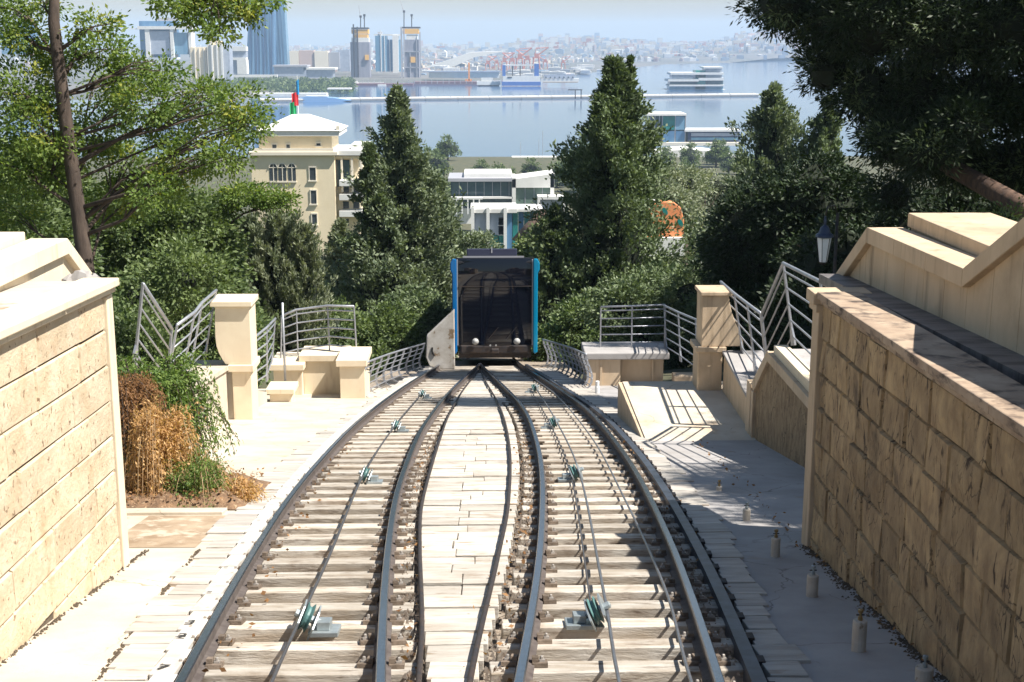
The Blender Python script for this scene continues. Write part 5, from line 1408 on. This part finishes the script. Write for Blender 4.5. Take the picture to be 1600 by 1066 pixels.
def bay():
    # long white pier
    a = at_z(405, 160, -70); b_ = at_z(1186, 151, -70)
    t = thing('pier', tuple(a), 'long low white pier stretching across the bay', 'pier')
    d = (b_ - a); n = Vector((-d.y, d.x, 0)).normalized() * 16
    def seg(s0, s1, z0, z1, off, wd, name, m):
        p0 = a + d * s0 + n * off; p1 = a + d * s1 + n * off; q0 = p0 + n * wd; q1 = p1 + n * wd
        b = MB(); b.hexa([(p0.x, p0.y, z0), (p1.x, p1.y, z0), (q1.x, q1.y, z0), (q0.x, q0.y, z0), (p0.x, p0.y, z1), (p1.x, p1.y, z1), (q1.x, q1.y, z1), (q0.x, q0.y, z1)]); b.build(name, m, t)
    N = 16
    for k in range(N): seg(k / N + .0006, (k + 1) / N - .0006, -69.6, -66.4, 0, 1, 'deck', M_roofw)
    seg(0, 1, -71, -69.3, .1, .8, 'piles', M_timber)
    seg(.0, 1, -68.2, -67.7, -.03, .02, 'stripe', M_timber)
    for k in range(40):
        seg(k / 40 + .01, k / 40 + .0115, -66.4, -64.8, .04, .03, 'lamp', M_greyp)
    # gate-like frame on the pier
    p0 = at_z(898, 152, -67)
    b = MB(); b.box(p0.x, p0.x + 1.2, p0.y, p0.y + 1.2, -69, -59); b.box(p0.x + 7, p0.x + 8.2, p0.y, p0.y + 1.2, -69, -59); b.box(p0.x - 8, p0.x + 9, p0.y, p0.y + 1.4, -59, -57.8)
    tag(b.build('pier_gantry', M_iron), 'small dark frame standing on the pier', 'frame')
    # blue boat hall at the left of the pier
    Yp = at_z(480, 158, -70).y - 20
    t = thing('floating_hall', (px(490, 160, Yp)[0], Yp, -70), 'pale blue long floating hall moored along the left pier', 'boat')
    b = MB(); P = [(466, 160), (466, 154), (480, 150.5), (520, 153), (548, 157), (530, 160)]
    b.prism([px(x, y, Yp) for x, y in P], Yp, Yp + 18, 'y'); b.f = [tuple(reversed(f)) for f in b.f]; b.build('hull', mat('pale_blue_hull', (.22, .38, .62), None, 1, .5), t)
    part('roof', t, M_roofw, (478, 512, 149.5, 151, Yp + 2, 10))
    # pavilion with stacked slabs
    Y = 1960
    t = thing('stacked_pavilion', (px(1090, 141, Y)[0], Y, -70), 'white pavilion of stacked floor slabs with teal glass standing in the bay', 'building')
    for (x0, x1, u, d) in ((1046, 1132, 132.5, 135), (1044, 1092, 124, 127.5), (1092, 1131, 122, 126), (1048, 1131, 113.5, 117), (1100, 1130, 104.5, 107)):
        part('floor_slab', t, M_roofw, (x0, x1, u, d, Y - 6, 40))
    for (x0, x1, u, d, m) in ((1047, 1090, 127.5, 132.5, M_glassd), (1046, 1130, 135, 142, M_bglass2), (1050, 1128, 117, 122, M_glassg), (1087, 1103, 110, 141, M_glasst), (1102, 1128, 107, 113.5, M_glassg), (1104, 1130, 126, 133, M_glassd)):
        part('glazing', t, m, (x0, x1, u, d, Y, 28))
    part('plinth', t, M_creamL, (1040, 1134, 140, 142.5, Y - 3, 36))
bay()

# skyline
def tower(name, label, Y, pieces, cat='tower', group=None):
    x0 = pieces[0][1]
    t = thing(name, (px(x0, 120, Y)[0], Y, -67), label, cat, group)
    for (nm, xa, xb, u, d, dy, D, m) in pieces: part(nm, t, m, (xa, xb, u, d, Y + dy, D))
    return t
def taper(t, name, m, Y, D, x0, x1, yb, tx0, tx1, yt, n=1):
    b = MB(); 
    xa, zb = px(x0, yb, Y); xb, _ = px(x1, yb, Y); xc, zt = px(tx0, yt, Y); xd, _ = px(tx1, yt, Y)
    ins = D * .12
    b.hexa([(xa, Y, zb), (xb, Y, zb), (xb, Y + D, zb), (xa, Y + D, zb), (xc, Y + ins, zt), (xd, Y + ins, zt), (xd, Y + D - ins, zt), (xc, Y + D - ins, zt)])
    return b.build(name, m, t)
def skyline():
    Y = 2500
    t = thing('glass_tower', (px(405, 120, Y)[0], Y, -67), 'broad blue glass tower, left one of the tapering pair', 'tower', 'pair of tapering blue glass towers')
    taper(t, 'shaft', M_bglass, Y, 34, 384, 428, 121, 392, 426, -70)
    for k in range(7):
        x = 388 + k * 6; taper(t, 'fin', M_bglass2 if k % 2 else M_navyw, Y - 1, 1, x, x + 1.0, 119, x + 5 - k * .8, x + 5.8 - k * .8, -60)
    t = thing('glass_tower', (px(438, 120, Y)[0], Y + 60, -67), 'slim pale blue glass tower, right one of the tapering pair', 'tower', 'pair of tapering blue glass towers')
    taper(t, 'shaft', M_bglass2, Y + 60, 30, 426, 450, 108, 424, 440, -60)
    for k in range(4):
        x = 429 + k * 5; taper(t, 'fin', M_bglass, Y + 59, 1, x, x + .9, 106, x - 2 - k * .4, x - 1.2 - k * .4, -50)
    tower('skyscraper', 'unfinished grey tower with yellow crown left of the pale glass towers', Y, [('shaft', 547, 577, 66, 126, 0, 30, mat('bare_tower_wall', (.20, .20, .25), (.27, .27, .31), .08, .7, stretch=(2, 1, .3))), ('white_band', 549, 576, 59, 66, 1, 28, M_roofw), ('yellow_band', 549, 575, 46, 53, 1, 28, mat('yellow_sheeting', (.75, .42, .08), None, 1, .8)), ('yellow_band', 551, 574, 53.5, 59, 1, 28, MATS['yellow_sheeting']), ('top_deck', 549, 575, 43, 45.5, 0, 28, M_iron), ('hoist', 551, 553, 38, 126, -2, 2, M_iron), ('hoist', 557, 559, 42, 126, -2, 2, M_iron), ('platform', 570, 576, 86, 94, -3, 4, MATS['yellow_sheeting'])])
    tower('skyscraper', 'unfinished grey tower with yellow crown and white scaffold grid', Y, [('shaft', 631, 654, 62, 126, 0, 28, MATS['bare_tower_wall']), ('white_band', 635, 652, 54, 62, 1, 26, M_roofw), ('yellow_band', 629, 654, 45, 53, 0, 28, MATS['yellow_sheeting']), ('top_deck', 626, 656, 42, 44.5, 0, 28, M_iron), ('yellow_net', 640, 649, 89, 98, -2, 2, MATS['yellow_sheeting']),
        ('hoist', 625.5, 628, 42, 127, -2, 2, M_greyp), ('hoist', 630, 632, 45, 127, -3, 2, M_greyp), ('hoist', 655, 657, 50, 127, -2, 2, M_greyp), ('scaffold', 632, 656, 80, 81.5, -2, 2, M_greyp), ('scaffold', 640, 641.3, 82, 127, -2, 2, M_greyp), ('scaffold', 650, 651.3, 62, 127, -2, 2, M_greyp), ('scaffold', 632, 656, 105, 106.2, -2, 2, M_greyp)])
    t = tower('glass_tower', 'white and pale blue glass tower group between the two unfinished towers', Y + 150, [('slab', 586, 604, 56, 112, 0, 30, M_bglass2), ('slab', 604, 613, 62, 112, 5, 25, M_bglass), ('slab', 613, 622, 55, 114, -3, 30, M_roofw), ('slab', 622, 627, 62, 112, 3, 20, M_bglass2), ('roof', 584, 626, 53.5, 56, 2, 26, M_roofw), ('fin', 594, 595.5, 48, 112, -1, 2, M_roofw), ('fin', 600, 601, 56, 112, -1, 1, M_roofw), ('fin', 608, 609.2, 62, 112, 3, 1, M_roofw), ('plant_room', 590, 597, 50, 53.5, 8, 10, M_greyp)])
    # cranes on the towers
    def tcrane(x0, y0, x1, y1, bx, by, label):
        xa, za = px(x0, y0, Y); xb, zb = px(x1, y1, Y); xc, zc = px(bx, by, Y)
        t = thing('tower_crane', (xa, Y + 5, za), label, 'crane', 'tower cranes on the unfinished towers')
        b = MB(); b.tube([(xa, Y + 5, za), (xb, Y + 5, zb)], .9, 4); b.build('mast', M_iron, t)
        b = MB(); b.tube([(xb, Y + 5, zb), (xc, Y + 5, zc)], [.8, .4], 4); b.build('jib', M_greyp, t)
        b = MB(); b.box(xb - 2, xb + 2, Y + 3, Y + 7, zb - 2, zb + 2); b.build('cab', M_iron, t)
    tcrane(563, 43, 563, 26, 560, 8, 'tower crane with upright jib on the left unfinished tower')
    tcrane(569, 43, 569, 24, 567, 30, 'short mast crane on the right side of the left unfinished tower')
    tcrane(631, 42, 631, 18, 622, -8, 'tall crane with leaning jib on the right unfinished tower')
    tcrane(643, 42, 643, 24, 646, 30, 'short crane on the right unfinished tower')
    # hotel with portal frames, left
    Yh = 2100
    tower('hotel', 'white portal framed hotel with large blue glass panels at upper left', Yh, [('back_block', 217, 272, 33, 90, 20, 30, M_bglass), ('roof_frame', 214, 300, 41, 46, -4, 30, M_roofw), ('leg', 226, 233, 46, 90, -3, 26, M_roofw), ('leg', 265, 270, 46, 90, -3, 26, M_roofw), ('glass_panel', 234, 264, 49, 85, 0, 20, M_glassg), ('glass_panel', 271, 292, 51, 85, 2, 20, M_bglass2), ('leg', 293, 298, 38, 90, 2, 24, M_roofw), ('plant_room', 245, 274, 28, 33, 20, 20, M_greyp), ('deck', 200, 226, 44.5, 46, -2, 14, M_roofw)], 'building')
    tower('office_block', 'cream office blocks with vertical ribs left of the blue towers', Yh, [('block', 297, 322, 74, 128, 0, 30, M_cream), ('block', 323, 346, 70, 128, -6, 30, M_creamL), ('rib', 329, 331, 66, 127, -8, 2, M_roofw), ('rib', 337, 339, 66, 127, -8, 2, M_roofw), ('rib', 344, 347, 68, 127, -8, 2, M_roofw), ('side', 347, 358, 72, 130, 0, 26, M_glassg), ('crown', 328, 344, 64, 70, -3, 20, M_cream), ('rib', 303, 304.5, 75, 127, -2, 2, M_creamL), ('rib', 310, 311.5, 75, 127, -2, 2, M_creamL), ('rib', 317, 318.5, 75, 127, -2, 2, M_creamL)], 'building')
    tower('office_block', 'white terraced block just left of the blue glass towers', Yh + 150, [('floor', 354, 384, 73, 80, 0, 20, M_roofw), ('glazing', 356, 384, 80, 90, 3, 20, M_glassg), ('floor', 356, 384, 90, 94, 0, 20, M_roofw), ('glazing', 358, 370, 94, 120, 3, 20, M_glassg), ('floor', 370, 385, 94, 116, 0, 20, M_roofw)], 'building')
    tower('white_block', 'plain pale blue block at the far upper left corner', Yh, [('block', 0, 30, 48, 85, 0, 30, M_bglass2), ('roof', -4, 33, 44, 49, -2, 34, M_roofw), ('block', 31, 52, 36, 80, 20, 20, M_bglass)], 'building')
    tower('apartment_block', 'long pinkish beige block right of the blue towers', 2700, [('block', 450, 466, 80, 108, 0, 30, M_creamL), ('block', 467, 490, 79, 108, 2, 30, mat('pinkish_wall', (.5, .38, .34), None, 1, .8)), ('block', 491, 512, 80, 108, 0, 30, M_creamL), ('block', 513, 530, 82, 108, 4, 30, M_greyp), ('block', 528, 546, 78, 112, 12, 30, M_glassg)], 'building')
    tower('exhibition_hall', 'long dark glass hall with flat white roof on the left bank', 2350, [('hall', 428, 478, 104, 119, 0, 40, M_glassg), ('roof', 426, 480, 102, 104.5, -3, 46, M_greyp), ('hall', 476, 520, 109, 122, 3, 36, M_glassg), ('roof', 474, 524, 106, 109, 0, 42, M_roofw)], 'building')
    tower('quay_wall', 'pale terrace wall in front of the blue towers on the green bank', 2250, [('wall', 362, 433, 117, 121, 0, 6, M_roofw), ('wall', 300, 432, 125, 126.5, -40, 4, M_greyp)], 'wall')
    # white quay on the left bank
    Yq = at_z(470, 150, -70).y
    tower('quay', 'white quay edge along the left bank of the bay', Yq + 6, [('quay_edge', 395, 510, 146, 150.5, 0, 20, M_roofw), ('quay_edge', 511, 548, 138, 140, 60, 20, M_roofw)], 'quay')
    # tent-like white roof
    Yt = 2150; t = thing('tent_roof', (px(558, 138, Yt)[0], Yt, -70), 'small white peaked tent roof on the harbour quay', 'tent')
    b = MB(); cx, cz = px(557, 127, Yt); x0, z0 = px(532, 138, Yt); x1, _ = px(563, 138, Yt)
    b.v = [(x0, Yt, z0), (x1, Yt, z0), (x1, Yt + 25, z0), (x0, Yt + 25, z0), (cx, Yt + 12, cz)]; b.f = [(0, 1, 4), (1, 2, 4), (2, 3, 4), (3, 0, 4)]; b.m = [0] * 4; b.build('canopy', M_roofw, t)
    # barge quay
    Yd = at_z(680, 134, -70).y
    M_barge = mat('barge_hull', (.13, .07, .09), (.18, .11, .12), .05, .8)
    tower('barge', 'long dark maroon barge moored before the unfinished towers', Yd, [('hull', 540, 645, 131, 137.5, 0, 30, M_barge), ('hull', 646, 765, 128, 133, 60, 30, M_barge), ('rail', 545, 600, 128.5, 129.3, 2, 1, M_roofw), ('deck_house', 590, 603, 132, 140, -5, 8, M_roofw)] + [('stanchion', 548 + k * 9, 549 + k * 9, 125, 131, 4, 1, M_greyp) for k in range(22)], 'barge')
    Ys = at_z(815, 135, -70).y
    tower('ship', 'white and blue working ship in the port', Ys, [('hull', 784, 845, 128, 134, 0, 14, mat('ship_blue', (.05, .14, .42), None, 1, .6)), ('deck', 786, 844, 119, 128, 1, 12, M_roofw), ('funnel', 785, 790, 102, 119, 2, 6, MATS['ship_blue']), ('funnel', 835, 842, 100, 119, 2, 6, MATS['ship_blue']), ('gantry', 786, 842, 101, 103, 3, 4, M_roofw), ('post', 800, 801.5, 103, 119, 3, 2, M_iron), ('post', 812, 813.5, 103, 119, 3, 2, M_iron), ('window', 793, 800, 120, 122, .5, 1, M_dwin)], 'ship')
    tower('ship', 'long white ferry moored right of the blue working ship', Ys + 30, [('hull', 846, 905, 123, 128.5, 0, 14, M_roofw), ('cabin', 850, 898, 117, 122, 2, 10, M_glassg), ('stripe', 848, 903, 128, 129.5, -.5, 2, M_timber)] + [('window', 852 + k * 7, 854 + k * 7, 120, 122.5, -1, 1, M_dwin) for k in range(7)], 'ship')
    tower('ship', 'white boat moored left of the blue working ship', Ys + 10, [('hull', 745, 782, 127, 133, 0, 12, M_roofw), ('cabin', 752, 770, 122, 127, 1, 8, M_roofw), ('keel', 747, 780, 133, 134.5, 0, 10, M_iron)], 'ship')
    tower('long_shed', 'long white port shed on the quay', Ys + 260, [('wall', 670, 780, 113, 122, 0, 20, M_roofw), ('roof', 668, 782, 111, 113, -3, 26, M_glassg)], 'shed')
    tower('port_mast', 'single orange mast in the port', Ys + 100, [('mast', 731.5, 734, 98, 126, 0, 3, mat('orange_mast', (.8, .3, .06), None, 1, .6)), ('foot', 727, 737, 124, 127, 0, 6, MATS['orange_mast'])], 'mast')
    b = MB(); Yw = 3300; P = [(655, 108), (700, 94), (735, 82), (790, 80), (740, 90), (710, 104), (680, 112)]
    b.prism([px(x, y, Yw) for x, y in P], Yw, Yw + 60, 'y'); b.f = [tuple(reversed(f)) for f in b.f]
    tag(b.build('white_stadium_roof', M_roofw), 'sweeping white roof behind the port', 'roof')
    # red harbour cranes
    q = random.Random(6); M_redc = mat('crane_red', (.45, .17, .13), None, 1, .6)
    def hcrane(x, yb, h, label, m, flip):
        Yc = 2900 + q.uniform(-80, 80)
        xa, zb = px(x, yb, Yc); s = h / 2100 * Yc
        t = thing('harbour_crane', (xa, Yc, zb), label, 'crane', 'red harbour cranes')
        b = MB()
        for dx in (-.18, .18):
            b.tube([(xa + dx * s, Yc, zb), (xa + dx * s * .7, Yc, zb + s * .55)], s * .03, 4); b.tube([(xa + dx * s, Yc + .3 * s, zb), (xa + dx * s * .7, Yc + .3 * s, zb + s * .55)], s * .03, 4)
        b.box(xa - .2 * s, xa + .2 * s, Yc, Yc + .3 * s, zb + .5 * s, zb + .56 * s); b.build('portal', m, t)
        b = MB(); b.box(xa - .1 * s, xa + .12 * s, Yc, Yc + .3 * s, zb + .56 * s, zb + .74 * s); b.build('cab', m, t)
        f = -1 if flip else 1
        b = MB(); b.tube([(xa, Yc + .1 * s, zb + .6 * s), (xa + f * .62 * s, Yc + .1 * s, zb + 1.05 * s)], s * .03, 4); b.tube([(xa - f * .05 * s, Yc + .1 * s, zb + .7 * s), (xa - f * .02 * s, Yc + .1 * s, zb + 1.0 * s), (xa + f * .62 * s, Yc + .1 * s, zb + 1.05 * s)], s * .018, 4); b.build('jib', m, t)
    names = ['leftmost red harbour crane beside the orange mast', 'second red harbour crane of the port', 'third red harbour crane of the port', 'red harbour crane left of the tallest crane cluster', 'tall red harbour crane with raised jib above the blue ship', 'red harbour crane right above the blue ship', 'rightmost tall red harbour crane', 'small red harbour crane near the white sheds', 'far right small red harbour crane']
    for k, (x, yb, h) in enumerate([(762, 112, 22), (776, 110, 20), (788, 111, 26), (800, 109, 24), (812, 108, 30), (824, 108, 27), (838, 107, 30), (852, 108, 20), (880, 108, 18)]):
        hcrane(x, yb, h, names[k], M_redc, k % 2)
skyline()

# trees on the left bank
def bank():
    q = np.random.default_rng(3); P = []; D = []
    for k in range(170):
        p = at_z(q.uniform(330, 548), q.uniform(128, 144), -68)
        m = 60; v = q.normal(size=(m, 3)); v /= np.linalg.norm(v, axis=1, keepdims=True); v[:, 2] = abs(v[:, 2])
        r_ = q.uniform(5, 10); P.append(np.array(p) + v * np.array([r_, r_, r_ * .7])); D.append(v + q.normal(size=(m, 3)) * .5)
    P = np.concatenate(P); D = np.concatenate(D)
    tag(leaves('bank_wood', P, D, 4.5, 3.0, LM['bush'], q, q.uniform(0, 1, len(P))), kind='stuff')
bank()

def city():
    q = random.Random(31)
    pal = [mat('far_wall_white', (.60, .58, .55), None, 1, .8), mat('far_wall_beige', (.48, .42, .34), None, 1, .8), mat('far_wall_pink', (.50, .36, .32), None, 1, .8),
           mat('far_wall_grey', (.34, .36, .40), None, 1, .8), mat('far_wall_blue', (.22, .30, .40), None, 1, .6), mat('far_roof_red', (.36, .14, .10), None, 1, .8), M_roofw]
    # shared unit blocks with roof step and window bands
    units = []
    for mi, m in enumerate(pal):
        for v in range(2):
            b = MB(); b.box(-.5, .5, -.5, .5, 0, 1, 0)
            if v == 0: b.box(-.2, .2, -.2, .2, 1.0, 1.12, 0)
            else: b.prism([(-.52, 1.001), (.52, 1.001), (0, 1.25)], -.5, .5, 'y', 0)
            nb = 4
            for k in range(nb): b.box(-.46, .46, -.51, -.5, .12 + k * .22, .22 + k * .22, 1)
            me = bpy.data.meshes.new('far_building'); me.from_pydata(b.v, [], b.f); me.materials.append(m); me.materials.append(M_glassg); me.polygons.foreach_set('material_index', b.m); units.append(me)
    spots = []
    for k in range(900):
        px_ = q.uniform(560, 1250) if q.random() < .8 else q.uniform(-40, 1640)
        lim = 118 if px_ < 500 else (112 if px_ < 900 else 112 - (px_ - 900) * .055)
        py_ = lim - (lim - 66) * q.random() ** .8
        if px_ > 860: py_ = min(py_, 98 - (px_ - 900) * .01)
        p = at_z(px_, max(py_, 66), -67.5); Y = p.y
        if Y > 9000: Y = q.uniform(5500, 9000)
        x = .27 + (p.x - .27) * Y / p.y
        z = far_h(x, Y)
        s = Y / 2100
        wd = q.uniform(4, 13) * s; h = q.uniform(3, 7.5) * s
        if q.random() < .12: h *= 1.8; wd *= .6
        spots.append((Y, x, z, wd, h))
    spots.sort()
    lab = ['small white block in the dense city beyond the port', 'small beige block in the dense city beyond the port', 'small pinkish block in the dense city beyond the port', 'small grey block in the dense city beyond the port', 'small bluish block in the dense city beyond the port', 'small red roofed block in the dense city beyond the port', 'bright white block in the dense city beyond the port']
    for (Y, x, z, wd, h) in spots[:280]:
        i = q.choices(range(7), [5, 5, 3, 3, 2, 1, 4])[0]
        o = bpy.data.objects.new('city_building', units[i * 2 + q.choice((0, 0, 1))]); COL.objects.link(o)
        o.location = (x, Y, z - 1); o.scale = (wd, q.uniform(15, 30), h); o.rotation_euler = (0, 0, q.uniform(-.3, .3))
        pxx = 760 + 2100 * (x - .27) / Y
        zone = 'behind the left office blocks' if pxx < 380 else 'beside the tapering glass towers' if pxx < 545 else 'around the unfinished towers' if pxx < 660 else 'on the quay left of the red cranes' if pxx < 760 else 'around the red cranes' if pxx < 860 else 'between the cranes and the forked conifer' if pxx < 960 else 'above the stacked pavilion' if pxx < 1140 else 'on the far right shore'
        tag(o, lab[i].split(' in the')[0] + (' near the water ' if Y < 3600 else ' further inland ') + zone, 'building', 'blocks of the city beyond the bay')
    labs = ['white port shed', 'grey port shed', 'pinkish port shed', 'pale blue port shed']
    for k in range(90):
        right = k >= 60
        pxx = q.uniform(965, 1245) if right else q.uniform(655, 945)
        pyy = (q.uniform(84, 95) - (pxx - 965) * .012) if right else q.uniform(101, 121 - max(0, pxx - 860) * .09)
        p = at_z(pxx, pyy, -67.5); z = far_h(p.x, p.y); sc_ = p.y / 2100
        i = q.choices([0, 3, 2, 4, 6], [4, 2, 1, 1, 6])[0]
        o = bpy.data.objects.new('port_shed', units[i * 2 + q.choice((0, 1))]); COL.objects.link(o)
        o.location = (p.x, p.y, z - .5); o.scale = (q.uniform(8, 26) * sc_, q.uniform(12, 25), q.uniform(2.2, 5.5) * sc_); o.rotation_euler = (0, 0, q.uniform(-.15, .15))
        zone = ('far right shore under the pine' if pxx > 1150 else 'shore behind the stacked pavilion' if pxx > 1030 else 'shore right of the forked conifer') if right else ('quay left of the orange mast' if pxx < 735 else 'quay behind the blue working ship' if pxx < 850 else 'quay behind the white ferry')
        row = 'back row' if pyy < (90 if right else 109) else 'front row'
        tag(o, ('long ' if o.scale[0] > 18 * sc_ else 'short ') + {0: 'white', 3: 'grey', 2: 'pinkish', 4: 'bluish', 6: 'chalky'}[i] + ' shed, ' + row + ', ' + zone, 'shed', 'port sheds along the far quays')
    # the rest, too many and too small to count
    V = []; F = [[], [], [], [], [], []]; b = [MB() for _ in range(6)]
    rest = spots[280:]
    for k in range(6500):
        px_ = q.uniform(330, 1640); Y = q.uniform(4300, 9500)
        if px_ > 1000: Y = q.uniform(5000, 9500)
        if px_ < 860 and q.random() < .5: Y = q.uniform(2900, 4500)
        d = ray(px_, 60); x = .27 + d.x / d.y * Y
        s = Y / 2100; rest.append((Y, x, far_h(x, Y), q.uniform(1.5, 6) * s, q.uniform(1.2, 4.2) * s * (1.8 if q.random() < .08 else 1)))
    for (Y, x, z, wd, h) in rest:
        i = q.choices(range(6), [6, 5, 3, 4, 2, 1])[0]
        b[i].box(x - wd / 2, x + wd / 2, Y, Y + wd * .7, z - 2, z + h)
    for i in range(6):
        tag(b[i].build('distant_city', pal[i]), kind='stuff')
city()

def shore_trees():
    q = random.Random(17)
    src = None
    names = ['left of the white modern building', 'behind the white modern building', 'before the promenade deck', 'beside the curved hall']
    for k in range(64):
        pxx = [715, 735, 752, 704, 690, 560, 590][k] if k < 7 else q.uniform(500, 1260)
        Y = q.uniform(480, 560) if k < 7 else q.uniform(520, 770)
        p = at_y(pxx, 300, Y); x = p.x; z = -67
        if src is None:
            src = bushy('shore_tree', 'round green town tree by the shore', 'round trees in the shore town', [(x, Y, z + 7, 5, 5, 4.5), (x + 3, Y, z + 5, 3.5, 3.5, 3.2), (x - 3.4, Y, z + 5.4, 3.2, 3.2, 3)], LM['bush'], 1.0, .6, trunk=((x, Y, z), [(x, Y, z), (x, Y, z + 6)], [.5, .3]), seed=90, dens=.30, clump=1.2, per=40, core=.6, limbs=False)
            o = src
        else:
            o = copy_tree(src, (x, Y, z)); o.scale = [q.uniform(.7, 1.25)] * 3; o.rotation_euler = (0, 0, q.uniform(0, 6))
        zone = 'just left of the white modern building' if k < 5 else 'between the conifers left of the car' if pxx < 690 else 'behind the white modern building' if pxx < 880 else 'before the waterfront glass building' if pxx < 1030 else 'in front of the curved dark hall' if pxx < 1150 else 'under the pine on the right'
        o['label'] = ('nearer ' if Y < 620 else 'farther ') + ('larger' if o.scale[0] > .98 else 'smaller') + ' green town tree ' + zone
shore_trees()

# ------------------------------------------------------------------ air
def haze():
    b = MB(); b.box(-9500, 9500, -60, 15200, -77, 190)
    m = bpy.data.materials.new('haze_air'); m.use_nodes = True
    nt = m.node_tree; nt.nodes.remove(nt.nodes['Principled BSDF'])
    v = nt.nodes.new('ShaderNodeVolumePrincipled')
    v.inputs['Color'].default_value = (.58, .76, 1.0, 1)
    v.inputs['Density'].default_value = 1.0e-4
    v.inputs['Anisotropy'].default_value = 0.0
    nt.links.new(v.outputs[0], nt.nodes['Material Output'].inputs['Volume'])
    o = b.build('haze', m); tag(o, kind='stuff')
haze()
